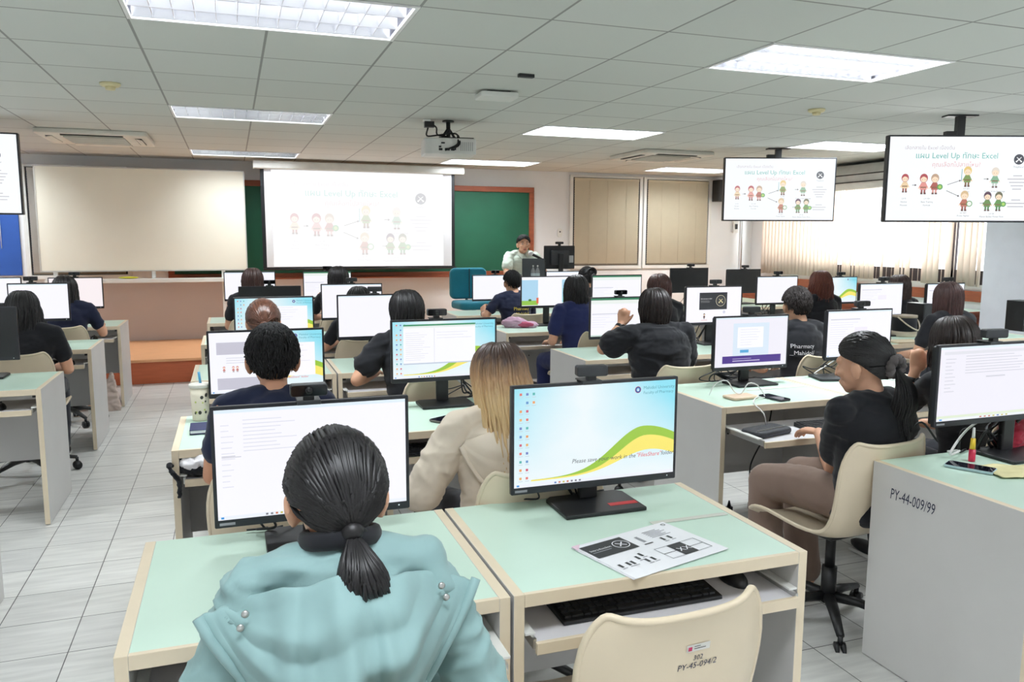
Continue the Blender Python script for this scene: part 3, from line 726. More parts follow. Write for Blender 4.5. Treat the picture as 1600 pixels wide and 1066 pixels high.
def tv_from(u0, v0, y0, w, hpx, rz):
    a = PY(u0, v0, y0)
    return a.x + w / 2 * math.cos(rz), a.y + w / 2 * math.sin(rz), a.z
yw = -YAW
x, y, z = tv_from(1132, 246, 7.4, 1.2, 96, yw); television('further ceiling television on the right showing the Level Up slide', x, y, z - 0.672, z, 1.2, yw, 0.35)
x, y, z = tv_from(1388, 211, 5.0, 1.2, 128, yw); television('nearer ceiling television at the right edge showing the Level Up slide', x, y, z - 0.672, z, 1.2, yw, 0.12)
a = PY(28, 208, 7.6); television('ceiling television cut off by the left edge of the photo', a.x - 0.6, a.y, a.z - 0.66, a.z, 1.2, 0.0, 0.3)
# ------------------------------------------------------------------ desks
ROWY = {'A': 1.60, 'B': 3.18, 'C': 4.74, 'D': 6.36, 'E': 7.96}      # near edge of each row
DW, DD, DH = 0.808, 0.62, 0.75
def desk_proto():
    t = empty('computer_desk')
    hw = DW / 2; T = 0.026
    for s in (-1, 1):
        mb = MB(); x0, x1 = (-hw, -hw + T) if s < 0 else (hw - T, hw)
        mb.box((x0, 0, 0.004), (x1, DD, DH), M_grey, faces={'y-': M_cream, 'z+': M_cream, 'y+': M_cream}); mb.build('side_panel', t, bevel=0.0015)
    mb = MB(); mb.box((-hw + T, 0.012, DH - 0.03), (hw - T, DD, DH - 0.001), M_cream, faces={'z+': M_mint}); mb.build('desktop', t, bevel=0.001)
    mb = MB(); mb.box((-hw + T, 0.0, DH - 0.032), (hw - T, 0.0125, DH), M_cream); mb.build('front_edge_strip', t, bevel=0.0015)
    mb = MB(); mb.box((-hw + T, DD - 0.1, 0.24), (hw - T, DD - 0.085, DH - 0.03), M_grey); mb.cyl((0, DD - 0.101, 0.47), (0, DD - 0.104, 0.47), 0.006, M_dark, 10); mb.build('modesty_panel', t)
    mb = MB(); mb.box((-hw + 0.045, 0.0, 0.622), (hw - 0.045, 0.36, 0.638), M_tray, faces={'y-': M_cream}); mb.box((-hw + 0.045, -0.012, 0.616), (hw - 0.045, 0.0, 0.644), M_cream)
    tr = mb.build('keyboard_tray', t, bevel=0.0012)
    for s in (-1, 1):
        mb = MB(); mb.box((s * (hw - 0.044) - 0.004, 0.0, 0.626), (s * (hw - 0.044) + 0.004, 0.38, 0.65), M_metal); mb.box((s * (hw - 0.04) - 0.012, 0.02, 0.65), (s * (hw - 0.04) + 0.012, 0.4, 0.655), M_white)
        mb.build('tray_runner', t)
    for s in (-1, 1):
        mb = MB(); mb.box((s * (hw - 0.04) - 0.011, 0.04, DH - 0.05), (s * (hw - 0.04) + 0.011, DD - 0.12, DH - 0.03), M_dark); mb.build('support_rail', t)
    return t
D0 = desk_proto()
DESKS = {}
def desk(key, x0, row, label, tray=0.0, dy=0.0):
    d = D0 if not DESKS else copy_tree(D0)
    d.location = (x0 + DW / 2, ROWY[row] + dy, 0)
    for ch in d.children:
        if ch.name.startswith(('keyboard_tray', 'tray_runner')): ch.location.y = -tray
    tag(d, label, 'desk', 'mint topped computer desks')
    DESKS[key] = d; return d
CL, CR_, RL, RR, TL, TR = -0.245, 0.571, 2.19, 3.005, 4.76, 5.575
RLbl = {'A': 'nearest row', 'B': 'second row', 'C': 'third row', 'D': 'fourth row', 'E': 'front row below the boards'}
spec = [('CA0', CL, 'A', 'mint computer desk in front of the woman in the teal jacket', 0.1), ('CA1', CR_, 'A', 'mint computer desk holding a printed handout, behind the empty cream chair', 0.02),
        ('CB0', CL, 'B', 'mint computer desk with a patterned cup and blue notebook, beside the aisle', 0.03), ('CB1', CR_, 'B', 'mint computer desk in front of the woman in the cream hoodie', 0.0),
        ('CC0', CL, 'C', 'mint computer desk just ahead of the short haired man in navy', 0.0), ('CC1', CR_, 'C', 'mint computer desk under the woman in a black shirt resting her elbow', 0.06),
        ('CD0', CL, 'D', 'mint computer desk ahead of the person with tied back brown hair', 0.0), ('CD1', CR_, 'D', 'mint computer desk whose sitter is hidden by a white screen, middle block', 0.0),
        ('CE0', CL, 'E', 'mint computer desk of the brown haired person nearest the whiteboard', 0.0), ('CE1', CR_, 'E', 'mint computer desk of the black haired person below the projection screen', 0.0),
        ('RA0', RL, 'A', 'mint computer desk with handwritten code on its grey side, at right edge', 0.0),
        ('RB0', RL, 'B', 'mint computer desk where the woman with the grey scrunchie types', 0.27), ('RB1', RR, 'B', 'mint computer desk right of the one where the scrunchie woman types', 0.0),
        ('RC0', RL, 'C', 'mint computer desk of the woman in black leaning on her raised hand', 0.0), ('RC1', RR, 'C', 'mint computer desk of the short haired person with lettering on a black shirt', 0.0),
        ('RD0', RL, 'D', 'mint computer desk with a pink bag on it', 0.1), ('RD1', RR, 'D', 'mint computer desk of the reddish brown haired person right of the navy polo', 0.0),
        ('RE0', RL, 'E', 'mint computer desk right behind the teal chair', 0.0), ('RE1', RR, 'E', 'mint computer desk of the person with black pinned up hair', 0.0),
        ('TC0', TL, 'C', 'mint computer desk with bucket bag and beige notebooks near the column', 0.06), ('TC1', TR, 'C', 'mint computer desk of the long brown haired person beside the column', 0.0),
        ('TD0', TL, 'D', 'mint computer desk of the long red haired person by the window side', 0.0), ('TD1', TR, 'D', 'mint computer desk of the brown haired person half hidden behind a screen, window side', 0.0),
        ('TE0', TL, 'E', 'mint computer desk holding the left one of two dark screens', 0.0), ('TE1', TR, 'E', 'mint computer desk holding the right one of two dark screens', 0.0),
        ('LB1', -0.985 - DW, 'B', 'computer desk whose grey side is cut off by the lower left edge', 0.0), ('LC1', -0.985 - DW, 'C', 'mint computer desk nearest the camera left of the tiled aisle, showing its top', 0.02),
        ('LD1', -0.985 - DW, 'D', 'mint computer desk left of the aisle where the long black haired person sits', 0.04), ('LE1', -0.985 - DW, 'E', 'mint computer desk left of the aisle nearest the stage', 0.1),
        ('LE0', -0.985 - 2 * DW - .008, 'E', 'mint computer desk in the far left corner, mostly hidden', 0.0), ('RA1', RR, 'A', 'mint computer desk mostly outside the right edge, beside the coded grey side', 0.0)]
for k, x0, row, lab, tray in spec: desk(k, x0, row, lab, tray)
# hand written code on the side of the right hand desk, tape marks on tops
mb = MB()
M_ink = mat('marker_ink', (40, 44, 70), 0.6)
d = DESKS['RA0']
T = Matrix.Translation((-DW / 2 - 0.0006, 0.535, 0.635)) @ Matrix.Rotation(-PI / 2, 4, 'Z') @ Matrix.Rotation(PI / 2, 4, 'X') @ Matrix.Diagonal((0.62, 1, 1, 1))
mb.text('PY-44-009/99', 0.056, M_ink, T, shear=0.15)
o = mb.build('handwritten_code', d); o['label'] = 'dark marker writing reading PY-44-009/99'
M_tape = mat('old_tape', (206, 206, 196), 0.5, var=0.05)
for key, yy in (('CA1', 0.30), ('RB0', 0.33)):
    mb = MB(); mb.box((0.12 if key == 'CA1' else -0.02, yy, DH), (0.37, yy + 0.022, DH + 0.0006), M_tape); mb.build('tape_strip', DESKS[key])

# ------------------------------------------------------------------ monitors and webcams
def monitor(label, u0, u1, v0, v1, row, kind, rz=0.0, stripe=False, seed=0, dy=0.49, w=None, cam_=True, X0=None, white=False):
    """edges as seen; standing on the desk of that row"""
    Y = ROWY[row] + dy
    a = PY(u0, v0, Y); b = PY(u1, v0, Y); c = PY(u0, v1, Y)
    wd = (b.x - a.x) if w is None else w
    zt, zb = a.z, c.z
    x = a.x + wd / 2
    t = thing('monitor', label, 'monitor', (x, Y + 0.02, DH), rz, 'desktop monitors on the desks')
    h = zt - zb; z0 = zb - DH
    mb = MB(); mb.rbox((-wd / 2, -0.02, z0), (wd / 2, -0.006, z0 + h), 0.004, M_bezel, 'y'); mb.rbox((-wd / 2 + .006, -0.006, z0 + .006), (wd / 2 - .006, 0.012, z0 + h - .006), 0.01, M_black, 'y')
    mb.rbox((-0.16, 0.012, z0 + .07), (0.16, 0.035, z0 + h - .08), 0.02, M_black, 'y')
    mb.box((-wd / 2 + 0.012, -0.0206, z0 + 0.006), (-wd / 2 + 0.05, -0.0198, z0 + 0.013), mat('maker_mark_grey', (150, 150, 156), 0.5)) if stripe else None
    mb.build('housing', t, bevel=0.0015)
    mb = MB(); mb.T = Matrix.Translation((0, -0.0207, z0 + h / 2 + 0.006)); content(mb, wd - 0.018, h - 0.03, 0, kind, seed); mb.keep = True; mb.build('screen', t)
    mb = MB(); mb.box((-0.03, 0.03, 0.008), (0.03, 0.055, z0 + h * 0.6), M_black); mb.build('stand_column', t, bevel=0.006)
    mb = MB(); q = 0.13; mb.prism([(-q, -0.10), (q, -0.10), (q, 0.06), (q - .02, .08), (-q + .02, .08), (-q, .06)], 0.0, 0.012, M_black, 'z')
    mb.build('base', t, bevel=0.003)
    if stripe:
        mb = MB(); mb.box((0.03, -0.06, 0.0121), (0.122, -0.036, 0.0128), M_redp); mb.build('base_strip', t)['label'] = 'red strip on the base'
    mb = MB(); mb.disc(wd / 2 - 0.03, z0 + 0.012, 0.0022, -0.0212, glow('power_led', (240, 250, 255), 1.0), 8); mb.keep = True; mb.build('power_light', t)
    return t, x, Y, zt
def webcam_proto():
    t = empty('webcam')
    mb = MB(); mb.rbox((-0.047, -0.022, 0.018), (0.047, 0.01, 0.05), 0.007, M_dark, 'y', seg=5); mb.build('body', t, bevel=0.004)
    mb = MB(); mb.rbox((-0.045, -0.0232, 0.020), (0.045, -0.0222, 0.048), 0.007, mat('glossy_black', (10, 10, 14), 0.08), 'y'); mb.build('front_glass', t)
    mb = MB(); mb.T = Matrix.Translation((0, -0.0232, 0.034)) @ Matrix.Rotation(PI / 2, 4, 'X'); mb.lathe([(0.0, 0.003), (0.006, 0.003), (0.010, 0.001), (0.0105, -0.001), (0, -0.001)][::-1], mat('lens_black', (6, 6, 10), 0.05), 20); mb.build('lens', t)
    mb = MB(); mb.box((-0.03, -0.012, -0.006), (0.03, -0.005, 0.004), M_dark) ; mb.box((-0.03, -0.012, 0.001), (0.03, 0.05, 0.006), M_dark); mb.box((-0.025, 0.046, -0.03), (0.025, 0.05, 0.003), M_dark); mb.box((-0.014, -0.006, 0.005), (0.014, 0.012, 0.02), M_black); mb.build('clip', t, bevel=0.0015)
    return t
W0 = webcam_proto(); WN = [0]
def webcam(u, v, Y, zt, label, yaw=0.0, s=1.0, back=False):
    w = W0 if WN[0] == 0 else copy_tree(W0); WN[0] += 1
    x = PY(u, v, Y).x
    w.location = (x, Y - 0.012, zt + 0.001)
    if yaw:
        for ch in w.children:
            if not ch.name.startswith('clip'): ch.rotation_euler = (0, 0, yaw - .12); ch.location.y = -0.004
    tag(w, label, 'webcam', 'black webcams clipped on the monitors')
    return w
mons = [
 # label, u0,u1,v0,v1,row,kind,rz,stripe, cam_u, cam label, cam yaw
 ('white screen monitor right in front of the woman in the teal jacket', 327, 638, 637, 828, 'A', 'list', 0.0, True, 482, 'webcam on the white screen above the teal jacketed woman', 0),
 ('large monitor showing a sky blue desktop picture with a green wave', 799, 1059, 604, 775, 'A', 'desk', 0.0, True, 921, 'webcam turned away on the sky blue desktop monitor', PI),
 ('monitor at the right edge showing a grey list of text', 1468, 1735, 540, 668, 'A', 'doc2', 0.0, True, 1548, 'webcam on the grey list monitor at the right edge', PI),
 ('monitor in front of the short haired man with ears showing, a half white window', 322, 506, 518, 624, 'B', 'mixed', 0.0, False, 0, '', 0),
 ('monitor showing a spreadsheet over a blue desktop, left of the blonde woman', 610, 776, 501, 600, 'B', 'excel', 0.0, False, 681, 'webcam above the spreadsheet screen left of the blonde woman', 0),
 ('monitor with a purple banner along the bottom of its page', 1117, 1233, 495, 581, 'B', 'form', 0.0, False, 1172, 'webcam turned away above the purple banner page', PI),
 ('white text page monitor left of the head with the grey scrunchie', 1293, 1395, 485, 564, 'B', 'doc', 0.0, False, 1343, 'webcam above the page left of the scrunchie head', 0),
 ('blue desktop monitor in front of the slicked back brown hair', 364, 490, 465, 540, 'C', 'deskwin', 0.0, False, 0, '', 0),
 ('blank white monitor left of the dark ponytail in the black shirt', 526, 640, 461, 532, 'C', 'blank', 0.0, False, 585, 'webcam turned sideways above the blank screen by the dark ponytail', PI),
 ('white spreadsheet monitor hidden partly by the raised hand with a watch', 922, 1022, 465, 531, 'C', 'excel2', 0.0, False, 968, 'webcam above the white spreadsheet near the raised watch hand', 0),
 ('monitor showing a black title slide with a round emblem', 1072, 1160, 448, 509, 'C', 'ppt', 0.0, False, 1116, 'webcam above the black title slide', 0),
 ('white page monitor with a brown haired head behind it, near the bucket bag', 1344, 1412, 443, 497, 'C', 'doc', 0.0, False, 1378, 'webcam above the page near the bucket bag', 0),
 ('grey white monitor behind the long brown hair beside the column', 1449, 1508, 443, 503, 'C', 'doc', 0.0, False, 1478, 'webcam above the long brown hair beside the column', 0),
 ('dark switched off monitor below the brown haired head near the whiteboard leg', 372, 470, 448, 503, 'D', 'off', 0.0, False, 421, 'webcam on the dark monitor near the whiteboard leg', 0),
 ('white monitor with only the top of a dark head showing before it', 501, 597, 444, 501, 'D', 'blank', 0.0, False, 549, 'webcam above the white monitor with a dark head top', PI),
 ('monitor with small landscape picture strips beside the navy polo', 814, 900, 432, 482, 'D', 'land', 0.0, False, 0, '', 0),
 ('spreadsheet monitor with green top bar between two dark heads', 925, 1003, 430, 480, 'D', 'excel2', 0.0, False, 0, '', 0),
 ('white screen monitor right of the second dark screen, before the red hair', 1183, 1247, 432, 477, 'D', 'blank', 0.0, False, 1214, 'webcam above the white screen left of the red hair', 0),
 ('monitor showing blue sky and a green yellow arch, right of the red hair', 1281, 1340, 433, 476, 'D', 'arch', 0.0, False, 1312, 'webcam above the green yellow arch picture', 0),
 ('white screen monitor nearest the whiteboard leg behind the brown hair', 349, 430, 425, 471, 'E', 'blank', 0.0, False, 0, '', 0),
 ('white spreadsheet monitor behind the black hair below the projection screen', 473, 549, 424, 468, 'E', 'excel2', 0.0, False, 511, 'webcam above the black hair below the projection screen', 0),
 ('white screen monitor right in front of the teal chair', 738, 815, 430, 471, 'E', 'blank', 0.0, False, 773, 'webcam above the screen in front of the teal chair', 0),
 ('white screen monitor just below the lecturer\'s laptop, only its top showing', 853, 926, 424, 466, 'E', 'blank', 0.0, False, 0, '', 0),
 ('left one of the two dark switched off monitors at right', 1048, 1107, 419, 458, 'E', 'off', 0.0, False, 1078, 'webcam on the left one of two dark monitors', 0),
 ('right one of the two dark switched off monitors at right', 1136, 1189, 421, 459, 'E', 'off', 0.0, False, 1163, 'webcam on the right one of two dark monitors', 0),
 ('white screen monitor left of the aisle behind the long black hair', 10, 107, 443, 504, 'D', 'blank', 0.0, False, 49, 'webcam above the white screen behind the long black hair', 0),
 ('pinkish white monitor left of the aisle nearest the stage', 74, 160, 434, 484, 'E', 'pink', 0.0, False, 117, 'webcam above the pinkish white screen left of the aisle', 0),
 ('white monitor cut off by the left edge in the far row', -45, 33, 434, 478, 'E', 'blank', 0.0, False, 0, '', 0),
 ('dark monitor cut off by the left edge beside the long black hair', -105, 25, 482, 568, 'C', 'off', 0.0, False, 0, '', 0),
]
MON = []
for i, (lab, u0, u1, v0, v1, row, kind, rz, stripe, cu, cl, cyaw) in enumerate(mons):
    t, x, Y, zt = monitor(lab, u0, u1, v0, v1, row, kind, rz, stripe, i)
    MON.append((t, x, Y, zt))
    if cu: webcam(cu, v0, Y, zt, cl, cyaw, 1.0 if cyaw == 0 else 1.05)

# ------------------------------------------------------------------ chairs
M_cbase = mat('chair_base_black', (26, 27, 29), 0.45, var=0.1)
def shell_surface():
    """cream one piece seat and back: grid of sections from front lip to back top"""
    prof = [(0.235, 0.415), (0.20, 0.44), (0.12, 0.45), (0.0, 0.437), (-0.10, 0.432), (-0.17, 0.445), (-0.212, 0.49), (-0.235, 0.56), (-0.252, 0.65), (-0.262, 0.73), (-0.272, 0.80), (-0.285, 0.83)]
    wid = [0.20, 0.225, 0.235, 0.24, 0.235, 0.225, 0.215, 0.212, 0.218, 0.222, 0.205, 0.175]
    n = 15; vs = []; fs = []
    for i, ((y, z), w) in enumerate(zip(prof, wid)):
        k = len(prof) - 1
        a = prof[max(i - 1, 0)]; b = prof[min(i + 1, k)]
        t = Vector((b[0] - a[0], b[1] - a[1])).normalized(); nrm = Vector((-t.y, t.x))      # towards the sitter
        if nrm.y < -0.2: nrm = -nrm
        nrm = Vector((abs(t.y), abs(t.x))) if True else nrm
        for j in range(n):
            u = -1 + 2 * j / (n - 1)
            curl = 0.052 * abs(u) ** 2.6 + (-0.012 if abs(u) > 0.97 else 0)
            xx = w * math.sin(u * 1.35) / math.sin(1.35)
            vs.append((xx, y + nrm.x * curl, z + nrm.y * curl))
    for i in range(len(prof) - 1):
        for j in range(n - 1):
            fs.append((i * n + j, i * n + j + 1, (i + 1) * n + j + 1, (i + 1) * n + j))
    return vs, fs
def chair_proto():
    t = empty('swivel_chair')
    mb = MB(); vs, fs = shell_surface(); mb.add(vs, fs, M_shell, True); mb.keep = True
    o = mb.build('seat_shell', t)
    s_ = o.modifiers.new('solid', 'SOLIDIFY'); s_.thickness = 0.011; s_.offset = 0
    sb = o.modifiers.new('sub', 'SUBSURF'); sb.levels = 2; sb.render_levels = 2
    # rolled rim following the border
    P = [Vector(p) for p in vs]; n = 15; k = 12
    ring = [P[i * n] for i in range(k)] + [P[(k - 1) * n + j] for j in range(1, n)] + [P[i * n + n - 1] for i in range(k - 2, -1, -1)] + [P[j] for j in range(n - 2, 0, -1)]
    mb = MB(); mb.tube([p for p in ring] + [ring[0]], 0.0085, M_shell, 8, caps=False); o = mb.build('rim', t); sm = o.modifiers.new('sub', 'SUBSURF'); sm.levels = 1; sm.render_levels = 1
    mb = MB(); mb.box((-0.1, -0.09, 0.40), (0.1, 0.09, 0.428), M_cbase); mb.build('seat_plate', t, bevel=0.008)
    mb = MB(); mb.cyl((0, 0, 0.10), (0, 0, 0.25), 0.03, M_cbase, 18); mb.cyl((0, 0, 0.25), (0, 0, 0.41), 0.02, M_cbase, 18); mb.build('gas_column', t)
    for i in range(5):
        a = 2 * PI * i / 5 + 0.3
        d = Vector((math.cos(a), math.sin(a), 0))
        mb = MB(); mb.tube([Vector((0, 0, 0.125)) + d * 0.02, Vector((0, 0, 0.12)) + d * 0.12, Vector((0, 0, 0.085)) + d * 0.27], [0.026, 0.022, 0.015], M_cbase, 10, flat=0.8, up=(0, 0, 1)); leg = mb.build('base_leg', t)
        mb = MB(); c = d * 0.27; e = Vector((-d.y, d.x, 0)) * 0.009
        for q in (-1, 1): mb.cyl(c + e * q * 0.6 + Vector((0, 0, 0.03)), c + e * q * 2.2 + Vector((0, 0, 0.03)), 0.028, M_black, 16)
        mb.cyl(c + Vector((0, 0, 0.05)), c + Vector((0, 0, 0.085)), 0.01, M_black, 10); mb.build('caster', leg)
    return t
CH0 = chair_proto(); CN = [0]
def chair(x, y, label, rz=0.0, dz=0.0):
    c = CH0 if CN[0] == 0 else copy_tree(CH0); CN[0] += 1
    c.location = (x, y, dz); c.rotation_euler = (0, 0, rz); tag(c, label, 'chair', 'cream plastic swivel chairs'); return c
# ------------------------------------------------------------------ people
SKIN = mat('skin', (222, 170, 140), 0.5, var=0.05, scale=12, spec=0.4)
SKIN2 = mat('skin_tanned', (196, 142, 112), 0.5, var=0.05, scale=12, spec=0.4)
def hair_mat(name, rgb, rough=0.43, var=0.35):
    return mat(name, rgb, rough, var=var, scale=30, stretch=(3, 3, 0.35), spec=0.42)
H_BLACK = hair_mat('black_hair', (26, 24, 26)); H_BROWN = hair_mat('dark_brown_hair', (58, 38, 34)); H_RED = hair_mat('red_brown_hair', (98, 48, 34)); H_CHEST = hair_mat('chestnut_hair', (96, 62, 48), 0.3)
def fabric(name, rgb, var=0.08, bump=0.25, rough=0.85, bscale=9): return mat(name, rgb, rough, var=var, scale=5, bump=bump, bscale=bscale, sheen=0.15, spec=0.25)
F_BLACK = fabric('black_cotton', (30, 31, 36)); F_NAVY = fabric('navy_cotton', (34, 42, 84)); F_CREAM = fabric('cream_hoodie_fabric', (232, 218, 200)); F_TEAL = fabric('teal_jacket_fabric', (140, 171, 171), rough=0.6)
F_GREEN = fabric('pale_green_linen', (206, 218, 206)); F_KHAKI = fabric('taupe_trousers', (140, 118, 106)); F_DARK = fabric('dark_trousers', (40, 42, 50)); F_DKNAVY = fabric('dark_navy_cotton', (28, 34, 58))
def ombre_mat():
    M = bpy.data.materials.new('blond_dyed_hair_dark_roots'); M.use_nodes = True
    nt = M.node_tree; N = nt.nodes; L = nt.links; b = N['Principled BSDF']
    tc = N.new('ShaderNodeTexCoord'); sp = N.new('ShaderNodeSeparateXYZ'); L.new(tc.outputs['Object'], sp.inputs[0])
    mp = N.new('ShaderNodeMapping'); mp.inputs['Scale'].default_value = (60, 60, 3); L.new(tc.outputs['Object'], mp.inputs[0])
    no = N.new('ShaderNodeTexNoise'); no.inputs['Scale'].default_value = 1.0; L.new(mp.outputs[0], no.inputs[0])
    ad = N.new('ShaderNodeMath'); ad.operation = 'MULTIPLY_ADD'; L.new(no.outputs[0], ad.inputs[0]); ad.inputs[1].default_value = 0.09; L.new(sp.outputs[2], ad.inputs[2])
    rp = N.new('ShaderNodeValToRGB'); e = rp.color_ramp.elements
    e[0].position = 0.98; e[0].color = lin((.86, .73, .53)) + (1,); e[1].position = 1.0; e[1].color = lin((.30, .22, .19)) + (1,)
    mr = N.new('ShaderNodeMapRange'); mr.inputs[1].default_value = 1.06; mr.inputs[2].default_value = 1.20; L.new(ad.outputs[0], mr.inputs[0])
    e[0].position = 0.0; e[1].position = 1.0; x = rp.color_ramp.elements.new(0.45); x.color = lin((.74, .58, .42)) + (1,)
    L.new(mr.outputs[0], rp.inputs[0]); L.new(rp.outputs[0], b.inputs['Base Color']); b.inputs['Roughness'].default_value = 0.4
    return M
def remesh(mb, name, m, parent, voxel=0.008, smooth=4, disp=None, factor=0.5):
    o = mb.build('tmp')
    r = o.modifiers.new('r', 'REMESH'); r.mode = 'VOXEL'; r.voxel_size = voxel; r.adaptivity = 0
    if smooth: s = o.modifiers.new('s', 'SMOOTH'); s.iterations = smooth; s.factor = factor
    dg = bpy.context.evaluated_depsgraph_get(); dg.update()
    me = bpy.data.meshes.new_from_object(o.evaluated_get(dg))
    old = o.data; bpy.data.objects.remove(o); bpy.data.meshes.remove(old)
    if disp:
        ns = [v.normal.copy() for v in me.vertices]
        for v, n in zip(me.vertices, ns): v.co += n * disp(v.co)
    me.materials.clear(); me.materials.append(m)
    me.polygons.foreach_set('material_index', [0] * len(me.polygons)); me.polygons.foreach_set('use_smooth', [True] * len(me.polygons))
    me.name = name; me.update()
    q = bpy.data.objects.new(name, me); col.objects.link(q); q.parent = parent
    return q
def limb(mb, pts, rs, m=None, n=14, flat=1.0, up=None):
    m = m or SKIN; pts = [Vector(p) for p in pts]
    # densify for a smooth taper
    P = bez(pts, 4 * (len(pts) - 1)) if len(pts) > 2 else pts
    if len(pts) > 2:
        k = (len(P) - 1) // (len(pts) - 1); rr = []
        for i in range(len(P)):
            s = min(i / k, len(pts) - 1); a = int(min(s, len(pts) - 2)); f = s - a; rr.append(rs[a] * (1 - f) + rs[a + 1] * f)
    else: rr = list(rs)
    mb.tube(P, rr, m, n, flat=flat, up=up)
    for p, r in ((P[0], rr[0]), (P[-1], rr[-1])): mb.ell(tuple(p), (r * .98,) * 3, m, nu=12, nv=8)
def hand(mb, w, d, nrm, curl=0.5, side=1, s=1.0, thumb=0.6, spread=0.021):
    """w wrist, d direction of the hand, nrm the back of the hand; side +1: thumb on the +(d x nrm) side"""
    w = Vector(w); d = Vector(d).normalized(); nrm = Vector(nrm); nrm = (nrm - d * nrm.dot(d)).normalized(); ac = d.cross(nrm) * side
    mb.tube([w - d * .01 * s, w + d * .03 * s, w + d * .065 * s, w + d * .09 * s], [.026 * s, .034 * s, .04 * s, .038 * s], SKIN, 14, flat=.42, up=nrm)
    mb.ell(tuple(w + d * .085 * s), (.03 * s,) * 3, SKIN, nu=10, nv=8) if curl > 1.2 else None
    lens = (.066, .074, .07, .055)
    for i, L in enumerate(lens):
        b = w + d * (.088 - abs(i - 1.2) * .004) * s + ac * (1.5 - i) * spread * s
        pts = [b - d * .02 * s, b]; a = 0.0; dirv = d.copy()
        for j, fr in enumerate((.46, .30, .24)):
            a += curl * (0.55, 0.75, 0.5)[j]
            dirv = d * math.cos(a) - nrm * math.sin(a)
            pts.append(pts[-1] + dirv * L * fr * s)
        mb.tube(pts, [.0092 * s, .009 * s, .0084 * s, .0078 * s, .0068 * s], SKIN, 10)
        mb.ell(tuple(pts[-1]), (.0068 * s,) * 3, SKIN, nu=8, nv=6)
    tb = w + d * .025 * s + ac * .03 * s
    td = (d * .75 + ac * (.75 - .5 * thumb) - nrm * .45 * thumb).normalized()
    p2 = tb + td * .036 * s; p3 = p2 + (td + d * .3 - nrm * .3 * thumb).normalized() * .03 * s
    mb.tube([tb - td * .01 * s, tb, p2, p3], [.013 * s, .0125 * s, .0105 * s, .008 * s], SKIN, 10); mb.ell(tuple(p3), (.008 * s,) * 3, SKIN, nu=8, nv=6)
def head_geo(mb, T, k, detail):
    def e(c, r, rot=None):
        M = T @ Matrix.Translation(Vector(c) * k)
        if rot: M = M @ Matrix.Rotation(rot[0], 4, rot[1])
        mb.ell((0, 0, 0), tuple(v * k for v in r), SKIN, T=M, nu=20, nv=14)
    e((0, -.012, .025), (.073, .09, .085)); e((0, .02, -.02), (.062, .072, .085)); e((0, .045, -.07), (.046, .044, .035)); e((0, .062, -.092), (.022, .02, .018))
    e((0, .075, .018), (.05, .02, .02))
    e((0, .095, -.022), (.011, .016, .024)); e((0, .104, -.035), (.014, .012, .010))
    e((0, .088, -.062), (.022, .01, .007)); e((0, .086, -.073), (.018, .01, .007))
    for s in (-1, 1):
        e((s * .038, .066, -.028), (.02, .02, .018)); e((s * .078, -.004, -.018), (.011, .019, .033)); e((s * .086, -.013, -.010), (.007, .017, .026)); e((s * .074, .002, -.04), (.007, .009, .012))
HEADK = 1.0
def emin(phi):
    """hairline elevation (radians) by azimuth from the back of the head"""
    a = abs(phi)
    pts = [(0, -48), (35, -44), (60, -26), (80, -8), (100, 2), (125, 12), (150, 30), (180, 38)]
    d = math.degrees(a)
    for (x0, y0), (x1, y1) in zip(pts, pts[1:]):
        if d <= x1: return R(y0 + (y1 - y0) * (d - x0) / (x1 - x0))
    return R(38)
class HairBall:
    def __init__(s, T, k, off=0.0):
        s.T = T; s.k = k; s.r = Vector((.079 + off, .098 + off, .096 + off)) * k; s.c = Vector((0, -.008, .018)) * k
    def p(s, phi, e, extra=0.0):
        r = s.r + Vector((extra,) * 3)
        return s.T @ (s.c + Vector((r.x * math.cos(e) * math.sin(phi), -r.y * math.cos(e) * math.cos(phi), r.z * math.sin(e))))
def cap(mb, hb, m, low=None, extra=0.0, nphi=32, ne=10):
    vs = []; fs = []
    for j in range(nphi + 1):
        ph = -PI + 2 * PI * j / nphi
        e0 = (low(ph) if low else emin(ph))
        for i in range(ne + 1):
            e = e0 + (PI / 2 - e0) * i / ne
            vs.append(hb.p(ph, e, extra - (0.012 if i == 0 else 0)))
    for j in range(nphi):
        for i in range(ne):
            a = j * (ne + 1) + i; fs.append((a, a + 1, a + ne + 2, a + ne + 1))
    mb.add(vs, fs, m, True)
def lock(mb, pts, r, m, n=5, flat=0.5, taper=True):
    k = len(pts); rs = [r * ((0.55 + 0.45 * min(1, i / (k * .2))) * (1 if not taper else (1 - 0.75 * max(0, (i / (k - 1) - .55) / .45)))) for i in range(k)]
    mb.tube(pts, rs, m, n, caps=False)
